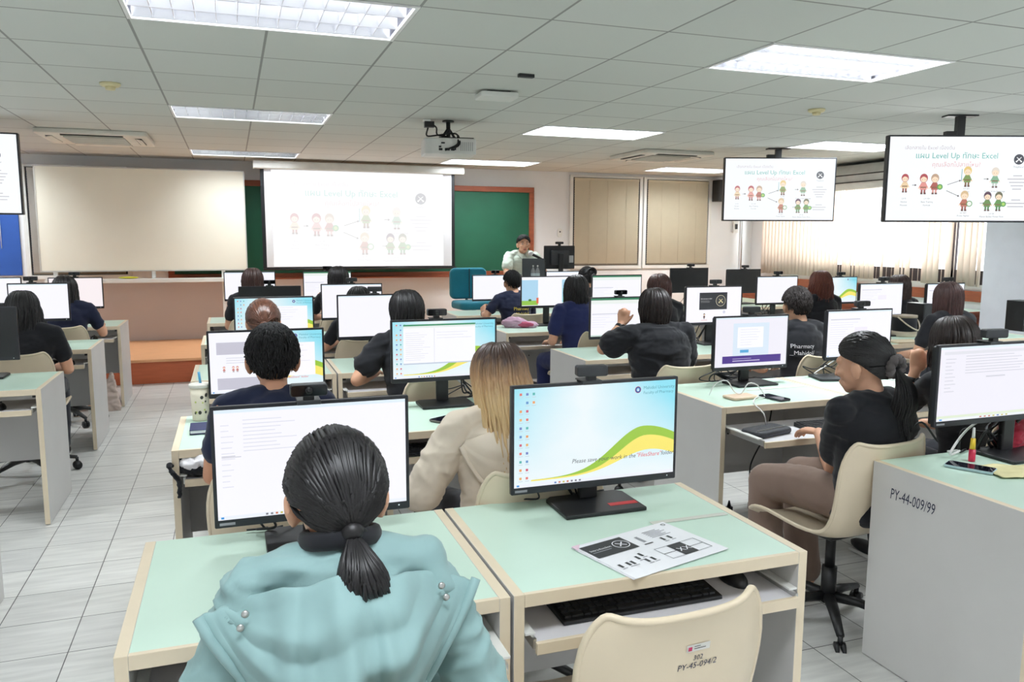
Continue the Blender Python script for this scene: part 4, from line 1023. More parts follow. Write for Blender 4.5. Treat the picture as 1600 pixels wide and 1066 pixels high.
def hair(t, T, k, style, m, rnd, dens=1.0, length=0.3, tie=(0.0, -0.06), flare=0.0, side_lim=118, wave=0.004, opts=None):
    """all coordinates end up in the person's own space (T places the head there)"""
    o = opts or {}
    mb = MB(); hb = HairBall(T, k)
    if style == 'short' and m is H_BLACK: m = mat('short_black_hair', (26, 25, 27), .68, var=.3, scale=30, spec=.25)
    if style == 'short':
        def lw(ph): d_ = abs(math.degrees(ph)); return emin(ph) + R(10) * math.exp(-((d_ - 88) / 24) ** 2)
        cap(mb, hb, m, extra=0.002, low=lw)
        n = int(1500 * dens)
        for i in range(n):
            ph = rnd.uniform(-PI, PI); lo = lw(ph) + R(3); e = lo + (PI / 2 - lo) * rnd.random() ** 0.8
            L = R(rnd.uniform(18, 30)); pts = []
            sw = rnd.uniform(-.22, .22)
            for q in range(6):
                f = q / 5; ee = max(e - L * f, lo - R(4))
                pts.append(hb.p(ph + sw * f, ee, 0.003 + .007 * math.sin(PI * min(1, f * .9)) + rnd.uniform(0, .004)))
            lock(mb, pts, rnd.uniform(.002, .0038) * k, m, 4, flat=.35)
        if o.get('fringe'):
            for i in range(60):
                ph = PI + rnd.uniform(-.9, .9); pts = [hb.p(ph + o['fringe'] * q * .10, R(80) - R(rnd.uniform(5.5, 9)) * q, .006 + .002 * q) for q in range(7)]
                lock(mb, pts, .005 * k, m)
    elif style in ('long', 'bob'):
        sl = R(side_lim)
        cap(mb, hb, m, extra=0.004)
        n = int(330 * dens)
        for i in range(n):
            ph = -sl + 2 * sl * (i + rnd.random()) / n
            st = rnd.uniform(-.035, .05) * k; x0 = rnd.uniform(.0, .012) * (1 if ph > 0 else -1)
            ex = rnd.uniform(0.002, 0.016) * k
            e_end = R(rnd.uniform(-12, 4)); pts = []
            top = T @ (hb.c + Vector((x0, st, hb.r.z * math.sqrt(max(0, 1 - (st / hb.r.y) ** 2)) + .004)))
            pts.append(top)
            e_s = R(70)
            for q in range(7):
                f = q / 6; e = e_s + (e_end - e_s) * f
                p = hb.p(ph, e, ex); pts.append(p if q > 1 else p.lerp(top, 0.35 * (1 - q)))
            base = pts[-1]; L = (length + rnd.uniform(-.035, .03)) * (1 - 0.25 * max(0, (abs(ph) - R(70)) / R(60)) * (0 if o.get('evenlen') else 1))
            cx = T @ hb.c
            out = Vector((base.x - cx.x, base.y - cx.y, 0))
            w0 = rnd.uniform(0, 6)
            for q in range(1, 9):
                f = q / 8
                p = base + Vector((0, 0, -L * f)) + out * (flare * f) + Vector((math.sin(w0 + f * 7) * wave, math.cos(w0 + f * 6) * wave - o.get('back', .0) * f, 0))
                if o.get('inward'): p -= out * o['inward'] * f * f
                pts.append(p)
            lock(mb, pts, rnd.uniform(.0045, .0085) * k, m)
    elif style in ('ponytail', 'bun', 'clip'):
        cap(mb, hb, m, extra=0.005)
        tp, te = R(tie[0]), R(tie[1])
        tdir = Vector((math.cos(te) * math.sin(tp), -math.cos(te) * math.cos(tp), math.sin(te)))
        n = int(420 * dens)
        for i in range(n):
            ph = -PI + 2 * PI * (i + rnd.random()) / n
            e = emin(ph) + R(2)
            if i % 3 == 0: e += R(rnd.uniform(5, 35))
            d0 = Vector((math.cos(e) * math.sin(ph), -math.cos(e) * math.cos(ph), math.sin(e)))
            # bend path over the crown a little
            pts = []; q0 = o.get('lift', .25)
            for q in range(10):
                f = q / 9; d = (d0 * (1 - f) + tdir * f + Vector((0, 0, q0)) * math.sin(PI * f) * (0.6 if d0.z > -.2 else 0.05)).normalized()
                r = hb.r + Vector((.007 + rnd.uniform(0, .003),) * 3) * k
                pts.append(T @ (hb.c + Vector((d.x * r.x, d.y * r.y, d.z * r.z))))
            lock(mb, pts, rnd.uniform(.0035, .0055) * k, m, 4, taper=False)
        tie_p = T @ (hb.c + Vector((tdir.x * hb.r.x, tdir.y * hb.r.y, tdir.z * hb.r.z)) * 1.1)
        if style == 'ponytail':
            tv = Vector(o.get('tail', (0.01, -0.05, -0.16)))
            fat = o.get('fat', .036)
            for i in range(int(190 * dens)):
                a = rnd.uniform(0, 2 * PI); rr = math.sqrt(rnd.random()); Lf = rnd.uniform(.8, 1.05)
                pts = []
                for q in range(10):
                    f = q / 9; sp = fat * (math.sin(min(1, f * 1.5) * PI / 2) * (1 - .35 * f))
                    kick = Vector((0, -o.get('kick', .035) * math.sin(PI * min(1, f * 1.3)), 0))
                    pts.append(tie_p + tv * f * Lf + kick + Vector((math.cos(a) * rr * sp, math.sin(a) * rr * sp * .75, 0.0)) + Vector((math.sin(a * 3 + f * 5) * .003, 0, 0)))
                lock(mb, pts, rnd.uniform(.003, .0055), m, 4)
            mb.ell(tuple(tie_p + Vector((0, -.005, 0))), (.02, .02, .018), m, nu=12, nv=8)
        if style in ('bun', 'clip'):
            c = tie_p + Vector(o.get('bun_off', (0, -.012, 0)))
            rb = o.get('bun', .034) * k
            mb.ell(tuple(c), (rb, rb * .7, rb), m)
            for i in range(60):
                a = rnd.uniform(0, 2 * PI); b = rnd.uniform(-.9, .9); pts = []
                for q in range(8):
                    w = a + q * .35; pts.append(c + Vector((math.cos(w) * rb * math.cos(b) * 1.04, -.002 - rb * .75 * abs(math.cos(b * .8)) * .95, math.sin(w) * rb * math.cos(b) * 1.04)))
                lock(mb, pts, .006 * k, m)
    h = mb.build('hair', t)
    return h, hb
def folds(amp, sc_=9.0, seed=0.0, dirv=(1, 1, 2.2)):
    def f(p):
        q = Vector((p.x * dirv[0] * sc_ + seed, p.y * dirv[1] * sc_, p.z * dirv[2] * sc_))
        w = Vector((noise.noise(q * .5), noise.noise(q * .5 + Vector((9, 2, 1))), 0)) * 1.5
        d = q + w; d = Vector((d.x * .8 + d.z * .5, d.y * .8, d.z * .9 - d.x * .4))
        n = 1 - 2.2 * abs(noise.noise(d)); n2 = 1 - 2.2 * abs(noise.noise(d * 2.1 + Vector((5, 1, 2))))
        return amp * (0.75 * n + 0.3 * n2 - .35)
    return f
def person(label, head_px, ztop=None, y=0.0, rz=0.0, lean=6, k=1.0, fem=True, shirt=None, pants=None, skin=None, sleeve='short', armL='key', armR='key', hstyle='long', hmat=None, hopt=None,
           hyaw=0, hpitch=8, htilt=0, voxel=0.009, x=None, dz=0.0, loose=0.0, fold=0.006, legs=True, collar=None, seedn=1, dens=0.8, wide=1.0, shup=0.0):
    global SKIN
    keep = SKIN
    if skin: SKIN = skin
    rnd = random.Random(seedn)
    p = PY(head_px[0], head_px[1], y) if head_px else Vector((x, y, ztop))
    if ztop is None: ztop = p.z + 0.005
    X = p.x if x is None else x
    ztl = ztop - dz
    fs_ = (0.92 if fem else 1.0) * wide
    zs = ztl - (0.262 - shup) * k                                   # shoulder height
    sl = math.tan(R(lean))
    Yf = lambda z: sl * (z - 0.5)
    headc = Vector((0, Yf(zs + .1) + 0.035, ztl - 0.118 * k))
    off = headc.copy(); c_, s_ = math.cos(rz), math.sin(rz)
    # place so that the head is where it is seen
    lx = X - (off.x * c_ - off.y * s_); ly = y - (off.x * s_ + off.y * c_)
    t = thing('person', label, 'person', (lx, ly, dz), rz)
    HT = Matrix.Translation(headc) @ Matrix.Rotation(R(hyaw), 4, 'Z') @ Matrix.Rotation(-R(hpitch), 4, 'X') @ Matrix.Rotation(R(htilt), 4, 'Y')
    sx = 0.178 * fs_
    J = {}
    for nm, s, a in (('L', -1, armL), ('R', 1, armR)):
        S = Vector((s * sx, Yf(zs) + .0, zs - 0.01))
        if a == 'key': E = S + Vector((s * .05, .06, -.25)); W = Vector((s * .13, S.y + .30, max(.665, zs - .30)))
        elif a == 'desk': E = S + Vector((s * .08, .14, -.21)); W = Vector((s * .10, S.y + .38, .785))
        elif a == 'face': E = S + Vector((s * .06, .22, -.20)); W = headc + Vector((s * .105, .03, -.09))
        elif a == 'lap': E = S + Vector((s * .05, -.01, -.26)); W = Vector((s * .10, S.y + .22, .60))
        elif a[0] == 'w':
            Mi = (Matrix.Translation((lx, ly, dz)) @ Matrix.Rotation(rz, 4, 'Z')).inverted(); a = a[1:]; E = Mi @ Vector(a[0]); W = Mi @ Vector(a[1])
        else: E = Vector(a[0]); W = Vector(a[1])
        J[nm] = (S, E, W, s, a)
    # body
    b = MB()
    head_geo(b, HT, k, 1)
    nb = Vector((0, Yf(zs) - .005, zs + .035)); jaw = HT @ Vector((0, -.012, -.06)) 
    limb(b, [nb - Vector((0, 0, .05)), nb, jaw], [.052 * fs_, .050 * fs_, .051 * fs_])
    zz = [.50, .60, .70, .80, zs - .11, zs - .04, zs + .025]
    ww = [.150, .138, .132, .142, .150, .135, .07]; dd = [.72, .74, .74, .70, .66, .6, .8]
    def torso(mb_, add, m_, top):
        ks = list(range(len(zz))); Z_ = []; W_ = []
        for i in range(len(zz) - 1):
            for q in range(4):
                f = q / 4; f2 = f * f * (3 - 2 * f); Z_.append(zz[i] * (1 - f) + zz[i + 1] * f); W_.append(ww[i] * (1 - f2) + ww[i + 1] * f2)
        Z_.append(zz[-1]); W_.append(top)
        mb_.tube([(0, Yf(z) - .006, z) for z in Z_], [w * fs_ + add for w in W_], m_, 28, flat=.70, up=(0, 1, 0))
        mb_.ell((0, Yf(zz[0]), zz[0]), ((ww[0]) * fs_ + add, (ww[0] * fs_ + add) * .72, .05), m_, nu=24)
    torso(b, -.004, SKIN, .05)
    for nm in 'LR':
        S, E, W, s, a = J[nm]
        limb(b, [S, S.lerp(E, .5) + Vector((s * .004, 0, 0)), E], [.047 * fs_, .042 * fs_, .036 * fs_])
        d = (W - E).normalized()
        limb(b, [E, E.lerp(W, .35), W], [.037 * fs_, .038 * fs_, .025 * fs_])
        if a in ('key', 'desk', 'lap') or isinstance(a, tuple) and len(a) < 3:
            hd = Vector((-s * .15, 1, -.12)); hand(b, W, hd, (0, 0.15, 1), .55, -s, .95 * fs_ if fem else 1.0)
        elif a == 'face':
            hand(b, W, Vector((-s * .25, .15, .9)), Vector((s * .9, -.3, .1)), 1.5, -s, .95)
        else:
            hand(b, W, Vector(a[2]), Vector(a[3]), a[4], a[5], a[6] if len(a) > 6 else .95)
    if legs:
        for s in (-1, 1):
            limb(b, [(s * .085, -.02, .53), (s * .10, .22, .545), (s * .105, .42, .52)], [.075 * fs_, .066 * fs_, .052 * fs_])
            limb(b, [(s * .105, .42, .51), (s * .105, .41, .30), (s * .105, .37, .09)], [.05 * fs_, .048 * fs_, .032 * fs_])
            limb(b, [(s * .105, .36, .06), (s * .11, .47, .035)], [.033, .028])
    remesh(b, 'body', SKIN, t, voxel, 3)
    # shirt
    g = MB(); m = shirt; lo = .018 + loose
    torso(g, lo, m, .075)
    yb_ = Yf(zs)
    g.ell((0, yb_ - .022, zs - .005), (.105 * fs_, .082, .055), m, nu=20); g.ell((0, yb_ - .018, zs + .028), (.068 * fs_, .062, .03), m, nu=20)
    g.ell((0, yb_ - .018, zs - .07), (.145 * fs_, .098 + lo * .5, .09), m, nu=20)
    for nm in 'LR':
        S, E, W, s, a = J[nm]
        nbp = Vector((s * .034, Yf(zs) - .014, zs + .026))
        limb(g, [nbp, (nbp + S) / 2 + Vector((0, 0, .006)), S + Vector((0, 0, -.004))], [.044 * fs_, .048 * fs_, .050 * fs_], m)
        limb(g, [Vector((s * .08, Yf(zs - .12), zs - .13)), S + Vector((-s * .012, 0, -.02))], [.083 * fs_, .054 * fs_], m)
        e_ = .62 if sleeve == 'short' else 1.0
        P2 = S.lerp(E, e_)
        limb(g, [S, S.lerp(E, e_ * .5), P2], [(.050 + loose * .6) * fs_, (.051 + loose * .8) * fs_, (.054 + loose) * fs_ if sleeve == 'short' else (.045 + loose * .8)], m)
        if sleeve == 'long': limb(g, [E, E.lerp(W, .5), E.lerp(W, .93)], [(.05 + loose * .8), .046 + loose * .5, .036 + loose * .2], m)
        if sleeve == 'mid': limb(g, [E, E.lerp(W, .2)], [.05 + loose * .5, .047 + loose * .4], m)
    sh = remesh(g, 'shirt', m, t, max(voxel, .007), 5, folds(fold, 8, seedn * 3.1, (1.0, 1.0, 1.8)))
    # trousers
    if legs:
        g = MB(); pm = pants or F_DARK; pw = 1.0
        g.ell((0, 0, .525), (.172 * fs_, .135, .085), pm, nu=20); g.ell((0, .0, .58), (.155 * fs_, .12, .06), pm, nu=20)
        wd = 1.25 if pants is F_KHAKI else 1.08
        for s in (-1, 1):
            limb(g, [(s * .08, 0, .535), (s * .10, .22, .545), (s * .105, .43, .52)], [.088 * fs_, .078 * fs_ * wd, .066 * fs_ * wd], pm)
            limb(g, [(s * .105, .43, .51), (s * .105, .42, .30), (s * .105, .385, .10)], [.064 * fs_ * wd, .062 * fs_ * wd, .055 * fs_ * wd * (1.15 if wd > 1.2 else 1)], pm)
        remesh(g, 'trousers', pm, t, max(voxel, .010), 5, folds(.005, 7, seedn, (1.3, 1.3, 1)))
        g = MB()
        for s in (-1, 1):
            f = MB(); f.ell((s * .11, .45, .04), (.042, .11, .032), M_black); f.box((s * .11 - .036, .355, .003), (s * .11 + .036, .54, .018), M_white)
            f.build('shoe', t)
    ho = dict(hopt or {})
    st = {kk: ho.pop(kk) for kk in ('length', 'tie', 'flare', 'side_lim', 'wave') if kk in ho}
    h, hb = hair(t, HT, k, hstyle, hmat or H_BLACK, rnd, dens, opts=ho, **st)
    SKIN = keep
    t['_'] = 0; del t['_']
    return t, HT, J, sh, Yf, zs
def watch(t, J, nm, m=None, f=.86):
    S, E, W, s, a = J[nm]; d = (W - E).normalized(); c = E.lerp(W, f); r = .031
    mb = MB(); mb.tube([c - d * .010, c - d * .008, c + d * .008, c + d * .010], [r * .96, r, r, r * .96], m or M_black, 22)
    n = d.cross(Vector((0, 0, 1))).normalized() * (-1 if s > 0 else 1)
    q = c + Vector((0, -r, 0)) - d * Vector((0, -r, 0)).dot(d)
    nn = (q - c).normalized(); M = Matrix.Translation(c + nn * (r + .002)) @ nn.to_track_quat('Z', 'Y').to_matrix().to_4x4()
    mb.lathe([(0, -.003), (.017, -.003), (.018, .002), (.015, .004), (0, .004)], m or M_black, 20, T=M)
    mb.build('wrist_watch', t)
def glue_text(t, shirt_obj, txt, size, m, x, z, lines_=None, name='lettering', lab=None, gap=1.15, shear=0.0):
    """lettering printed on the back of a shirt, pressed on to the cloth"""
    from mathutils.bvhtree import BVHTree
    me = shirt_obj.data; bv = BVHTree.FromPolygons([v.co for v in me.vertices], [tuple(p.vertices) for p in me.polygons])
    mb = MB(); mb.keep = True
    for i, s in enumerate(txt): mb.text(s, size, m, upright(x, -1, z - i * size * gap), 'CENTER', shear=shear)
    for p in mb.v:
        h = bv.ray_cast(Vector((p.x, -1, p.z)), Vector((0, 1, 0)))
        p.y = (h[0].y if h[0] else -.12) - .003
    o = mb.build(name, t)
    if lab: o['label'] = lab
    return o
# ------------------------------------------------------------------ the class
def seat(t, label, dz=0.0, dy=-0.02):
    chair(t.location.x + math.sin(t.rotation_euler.z) * -dy, t.location.y + dy, label, t.rotation_euler.z, dz)
def loc_of(t, w):
    return (Matrix.Translation(t.location) @ Matrix.Rotation(t.rotation_euler.z, 4, 'Z')).inverted() @ Vector(w)
# woman in the teal hooded jacket, nearest the camera
t, HT, J, sh, Yf, zs = person('person in a teal hooded jacket with a low black ponytail, seated nearest the camera', (523, 678), y=1.38, lean=5, shirt=F_TEAL, sleeve='long', loose=.012, fold=.016,
    armL=((-.255, .05, .70), (-.15, .30, .69)), armR=((.265, .03, .68), (.15, .28, .68)), hstyle='ponytail', hmat=H_BLACK, hopt=dict(tie=(12, -42), tail=(.02, -.045, -.145), fat=.048, kick=.045, lift=.35), voxel=.006, dens=2.4, seedn=11, hpitch=12, k=.98, wide=.89, rz=0.0, shup=.018)
def hood(t, m, half, ztop, drop, yb, bulge, name='hood', tip=0.03, thick=.008, seed=1.0, ruff=.012, drape=.006):
    mb = MB(); ns, nt = 61, 36; vs = []; fs = []
    for i in range(nt + 1):
        f = i / nt
        for j in range(ns):
            s = -1 + 2 * j / (ns - 1); a = abs(s)
            xt = half * .92 * s; zt = ztop - .055 * a ** 1.5
            yt = yb + .085 * a ** 1.6 - 0.005
            xb = (half + tip * a ** 6) * s * .98; zb = ztop - .05 - drop * (1 - a ** 2.2) ** .75 - .02 * a
            ybm = yb - .035 * (1 - a * a) + .07 * a ** 2
            x = xt + (xb - xt) * f; z = zt + (zb - zt) * f; y = yt + (ybm - yt) * f - bulge * math.sin(PI * f ** .8) * (1 - a ** 3)
            n = noise.noise(Vector((s * 3.2 + seed, f * 1.6, seed))) + .5 * noise.noise(Vector((s * 8 + seed, f * 2.5, 3)))
            y += n * ruff * (0.4 + f) * (1 - a ** 6)
            y -= drape * (1 - 2.4 * abs(((f * 3.3 + s * .5 + .35 * noise.noise(Vector((s * 2, f, seed)))) % 1.0) - .5)) * math.sin(PI * min(1, f * 1.1)) * (1 - a ** 4)
            z += noise.noise(Vector((s * 4, f * 3, seed + 4))) * ruff * .4
            vs.append((x, y, z))
    for i in range(nt):
        for j in range(ns - 1):
            q = i * ns + j; fs.append((q, q + 1, q + ns + 1, q + ns))
    mb.add(vs, fs, m, True); mb.keep = True
    o = mb.build(name, t); s_ = o.modifiers.new('solid', 'SOLIDIFY'); s_.thickness = thick; s_.offset = 0; b = o.modifiers.new('sub', 'SUBSURF'); b.levels = 1; b.render_levels = 1
    # rolled hem along the opening and a centre seam
    e = MB(); e.tube([Vector(v) + Vector((0, -.004, 0)) for v in vs[nt * ns:(nt + 1) * ns]], .009, m, 8); e.build('hood_hem', o)
    return o
h = hood(t, F_TEAL, .182, zs + .04, .27, Yf(zs) - .105, .05, seed=4.0, tip=.055, ruff=.03, drape=.02)
for s in (-1, 1):
    for q in range(2):
        mb = MB(); mb.lathe([(0, 0), (.006, 0), (.0065, .002), (.004, .004), (0, .004)], M_metal, 14, T=Matrix.Translation((s * (.160 + q * .008), Yf(zs) - .118 + .045, zs - .018 - q * .022)) @ Matrix.Rotation(PI / 2, 4, 'X')); mb.build('snap_button', t)
mb = MB(); cc = HT @ Vector((0, -.03, -.12)); mb.tube([Vector((cc.x + .062 * math.sin(a), cc.y - .058 * math.cos(a) + .012, zs + .062 + .016 * math.cos(a))) for a in [R(x) for x in range(-150, 151, 15)]], .010, F_BLACK, 10, flat=1.7, up=(0, 0, 1)); mb.build('collar', t)['label'] = 'black inner collar'
mb = MB(); tp = HT @ Vector((.018, -.075, -.065)); mb.tube([tp + Vector((.022 * math.cos(a), -.012 * abs(math.sin(a)), .02 * math.sin(a))) for a in [R(x) for x in range(0, 361, 24)]], .004, M_black, 8); mb.build('hair_tie', t)
seat(t, 'cream chair under the teal jacketed woman')

# blonde woman in cream hoodie
M_OMBRE = ombre_mat()
t, HT, J, sh, Yf, zs = person('person in a cream hoodie with long blond hair and dark roots', (780, 540), y=2.6, lean=7, shirt=F_CREAM, sleeve='long', loose=.022, fold=.009, armL=((-.30, .06, .70), (-.16, .28, .69)),
    hstyle='long', hmat=M_OMBRE, hopt=dict(length=.27, flare=.10, side_lim=125, back=.15, wave=.006), voxel=.007, dens=1.5, seedn=12, rz=0.08, k=1.0, wide=1.06)
hood(t, F_CREAM, .18, zs + .015, .20, Yf(zs) - .14, .06, seed=9.0, tip=.01, ruff=.008)
seat(t, 'cream chair under the blonde person in the hoodie')
# short haired man in navy
t, HT, J, sh, Yf, zs = person('person in navy with short black hair and both ears showing', (424, 510), y=2.88, lean=6, fem=False, shirt=F_DKNAVY, hstyle='short', hopt={}, voxel=.007, dens=1.5, seedn=13, hpitch=4, skin=SKIN2, k=1.02, wide=.93)
seat(t, 'cream chair under the short haired man in navy')
# row C middle
t, *_ = person('person with slicked back chestnut hair behind a black clip on camera', (410, 470), y=4.42, lean=8, shirt=F_DKNAVY, hstyle='bun', hmat=H_CHEST, hopt=dict(tie=(0, -20), bun=.02, lift=.5), dens=1.0, seedn=14, hpitch=4, fem=False)
seat(t, 'cream chair under the person with slicked back chestnut hair')
t, HT, J, sh, Yf, zs = person('person in a black T-shirt with black hair clipped behind, left elbow on the desk', (634, 456), y=4.36, lean=14, shirt=F_BLACK, hstyle='long', hopt=dict(length=.17, side_lim=100, inward=.35, back=-.0, flare=-.05), dens=.9, seedn=15, rz=0.22,
    armL=((-.33, .10, .80), (-.12, .34, .79)), fold=.008, loose=.02, wide=1.06)
seat(t, 'cream chair under the person in the black T-shirt, middle block')
# rows D and E middle
t, *_ = person('person in black seen as a dark head top behind two white screens', (560, 450), y=5.98, lean=8, shirt=F_BLACK, hstyle='bob', hopt=dict(length=.06), dens=.5, seedn=16, armL=((-.26, .12, .74), (-.14, .34, .76)))
seat(t, 'cream chair hidden under the person behind two white screens')
t, *_ = person('person in black with brown hair sitting beside the whiteboard leg', (394, 421), y=7.62, lean=6, shirt=F_BLACK, hstyle='long', hmat=H_BROWN, hopt=dict(length=.15), dens=.5, seedn=17, wide=1.05)
seat(t, 'cream chair under the brown haired person near the whiteboard')
t, *_ = person('person in black with straight black hair below the projection screen', (528, 418), y=7.62, lean=6, shirt=F_BLACK, hstyle='long', hmat=H_BLACK, hopt=dict(length=.17), dens=.5, seedn=18, armL='desk')
seat(t, 'cream chair under the black haired person below the projection screen')
# right block, front row
t, HT, J, sh, Yf, zs = person('person in navy shirt with yellow lettering on the back, before the teal chair', (800, 424), y=7.5, lean=10, fem=False, shirt=F_DKNAVY, hstyle='short', hopt={}, dens=.8, seedn=19, rz=0.12, hyaw=-6,
    armL=((-.30, .10, .80), (-.20, .40, .79), (.2, .5, .75), (-.9, -.3, .2), 1.0, 1), armR='key', voxel=.008)
watch(t, J, 'L', f=.8)
q = loc_of(t, PY(812, 484, 7.36)); glue_text(t, sh, ['Pharmacy', '_Mahidol/'], .045, mat('yellow_print', (220, 200, 70), .6), q.x, q.z, lab='yellow printed lettering')
seat(t, 'cream chair under the person with yellow lettering')
t, HT, J, sh, Yf, zs = person('person in black with pinned up black hair and a pale hair claw', (917, 418), y=7.55, lean=6, shirt=F_BLACK, hstyle='clip', hopt=dict(tie=(0, 20), bun=.045, bun_off=(0, -.0, .0)), dens=.6, seedn=20)
mb = MB(); c = HT @ Vector((.03, -.12, -.045))
for i in range(5): mb.tube([c + Vector((-.03 + i * .014, 0, .02)), c + Vector((-.034 + i * .016, -.018, 0)), c + Vector((-.03 + i * .013, -.004, -.022))], .004, M_white, 6)
mb.build('hair_claw', t)
seat(t, 'cream chair under the person with the pale hair claw')
# row D right block
t, HT, J, sh, Yf, zs = person('person in a navy polo dress with shoulder length black hair, elbow out', (900, 432), y=5.93, lean=7, shirt=F_NAVY, pants=F_NAVY, hstyle='bob', hopt=dict(length=.13, flare=.05, evenlen=1), dens=.9, seedn=21, rz=0.15,
    armL=((-.25, .05, .74), (-.12, .30, .70)), wide=1.08, loose=.014)
seat(t, 'cream chair with its back edge showing under the navy polo dress', dy=-.06)
t, *_ = person('person in black with long reddish brown hair, left of the black title slide screen', (1030, 430), y=5.92, lean=5, shirt=F_BLACK, hstyle='long', hmat=hair_mat('brown_red_hair', (66, 36, 30)), hopt=dict(length=.24), dens=.7, seedn=22)
seat(t, 'cream chair under the long haired person behind the watch wearer')
# row C right block
t, HT, J, sh, Yf, zs = person('person in a black shirt leaning on a raised hand with a black watch', (1022, 453), y=4.28, lean=10, shirt=F_BLACK, hstyle='long', hmat=hair_mat('black_brown_hair', (36, 27, 27)), hopt=dict(length=.16, inward=.25, side_lim=112), dens=1.0, seedn=23, rz=0.05,
    armL=('w', PY(942, 545, 4.33), PY(971, 508, 4.38), (.25, .1, .95), (-.6, -.8, 0), 1.6, 1), loose=.03, wide=1.14, fold=.009, voxel=.006, hyaw=5)
watch(t, J, 'L', f=.9)
seat(t, 'cream chair whose back shows under the black shirted watch wearer')
t, HT, J, sh, Yf, zs = person('person in a black T-shirt with white lettering and short tousled dark hair', (1246, 450), y=4.3, lean=6, fem=True, shirt=F_BLACK, hstyle='short', hmat=hair_mat('dark_tousled_hair', (36, 29, 28), .62), hopt={}, dens=1.2, seedn=24, rz=-0.05, hyaw=-14, k=1.04, wide=1.05)
q = loc_of(t, PY(1250, 546, 4.17)); glue_text(t, sh, ['Pharmacy', '_Mahidol/'], .038, mat('white_print', (230, 230, 236), .6), q.x, q.z + .012, lab='white printed lettering')
seat(t, 'cream chair whose back shows under the white lettered shirt')
# third block
t, *_ = person('person in black with long wavy red hair, before the green arch picture', (1282, 425), y=5.98, lean=5, shirt=F_BLACK, hstyle='long', hmat=H_RED, hopt=dict(length=.24, flare=.22, wave=.01), dens=.8, seedn=25, voxel=.009)
seat(t, 'cream chair under the person with long wavy red hair')
t, *_ = person('person with brown hair half hidden behind a page monitor by the window', (1405, 431), y=6.0, lean=5, shirt=F_BLACK, hstyle='long', hmat=H_BROWN, hopt=dict(length=.25, flare=.1), dens=.6, seedn=26)
seat(t, 'cream chair under the half hidden brown haired person by the window')
t, *_ = person('person in black with very straight long brown hair beside the grey column', (1481, 443), y=4.42, lean=5, shirt=F_BLACK, hstyle='long', hmat=hair_mat('plum_brown_hair', (70, 46, 44)), hopt=dict(length=.21, flare=.02, wave=.002), dens=1.1, seedn=27, wide=1.1)
seat(t, 'cream chair under the straight brown haired person beside the column')
# row B right block
t, HT, J, sh, Yf, zs = person('person in a black T-shirt and taupe trousers, black ponytail in a grey scrunchie, typing', (1352, 523), y=2.42, lean=3, k=1.03, shirt=F_BLACK, pants=F_KHAKI, hstyle='ponytail', hopt=dict(tie=(-2, -14), tail=(-.0, -.06, -.25), fat=.06, kick=.035, lift=.12), dens=2.0, seedn=28,
    rz=0.16, hyaw=14, voxel=.006, armL=('w', PY(1303, 738, 2.52), (2.44, 2.80, .70), (.1, 1, -.1), (0, .1, 1), .6, 1), armR=('w', (2.62, 2.5, .72), (2.72, 2.8, .70), (-.15, 1, -.1), (0, .1, 1), .6, -1), loose=.02)
c = HT @ Vector((-.004, -.122, -.012)); mb = MB()
n = 40; nrm = Vector((0, -1, -.15)).normalized(); ax = Vector((1, 0, 0)); bx = nrm.cross(ax)
mb.tube([c + ax * math.cos(a) * .03 + bx * math.sin(a) * .03 + nrm * .004 * math.sin(a * 9) for a in [2 * PI * i / n for i in range(n + 1)]], [.018 + .004 * math.sin(i * 2.6) for i in range(n + 1)], fabric('grey_scrunchie_fabric', (92, 86, 86)), 12, caps=False)
mb.build('scrunchie', t)['label'] = 'grey fabric scrunchie'
chair(2.27, 2.50, 'cream shell chair with black star base under the scrunchie wearer', 0.10, -.03)
t, HT, J, sh, Yf, zs = person('person in black with dark brown hair, raised hand with a black wristband', (1490, 498), y=2.66, lean=12, shirt=F_BLACK, hstyle='bob', hmat=hair_mat('dark_brown_black_hair', (44, 34, 32)), hopt=dict(length=.12, flare=.08), dens=1.2, seedn=29, rz=.0,
    armL=('w', PY(1408, 645, 2.82), PY(1430, 580, 2.80), (.3, .1, .9), (-.6, -.8, 0), 1.5, 1), voxel=.006)
watch(t, J, 'L', f=.8)
seat(t, 'cream chair under the person raising a hand with a wristband')
# person at the right edge
t, HT, J, sh, Yf, zs = person('person in a black sleeve and brown trousers cut off by the right edge', None, ztop=1.22, x=2.60, y=1.40, lean=5, shirt=F_BLACK, pants=fabric('brown_trousers', (92, 74, 64)), hstyle='long', hopt=dict(length=.2), dens=.8, seedn=30, sleeve='long', loose=.02, armL=('w', (2.43, 1.60, .81), (2.66, 1.86, .785), (.9, .4, 0), (0, 0, 1), .4, 1))
seat(t, 'cream chair under the person cut off by the right edge')
# left block
t, *_ = person('person in black with long black hair left of the aisle', (34, 457), y=5.9, lean=6, shirt=F_BLACK, hstyle='long', hopt=dict(length=.30, flare=.35, wave=.008), dens=1.0, seedn=31, wide=1.12)
seat(t, 'cream chair under the long black haired person left of the aisle')
t, HT, J, sh, Yf, zs = person('person in a navy top with long straight black hair, nearest the stage on the left', (100, 433), y=7.55, lean=6, shirt=F_DKNAVY, hstyle='long', hopt=dict(length=.26, flare=.1), dens=.8, seedn=32, armR=((.27, .08, .74), (.22, .36, .79)), wide=1.1)
seat(t, 'cream chair whose pale back shows left of the aisle', dy=-.08)

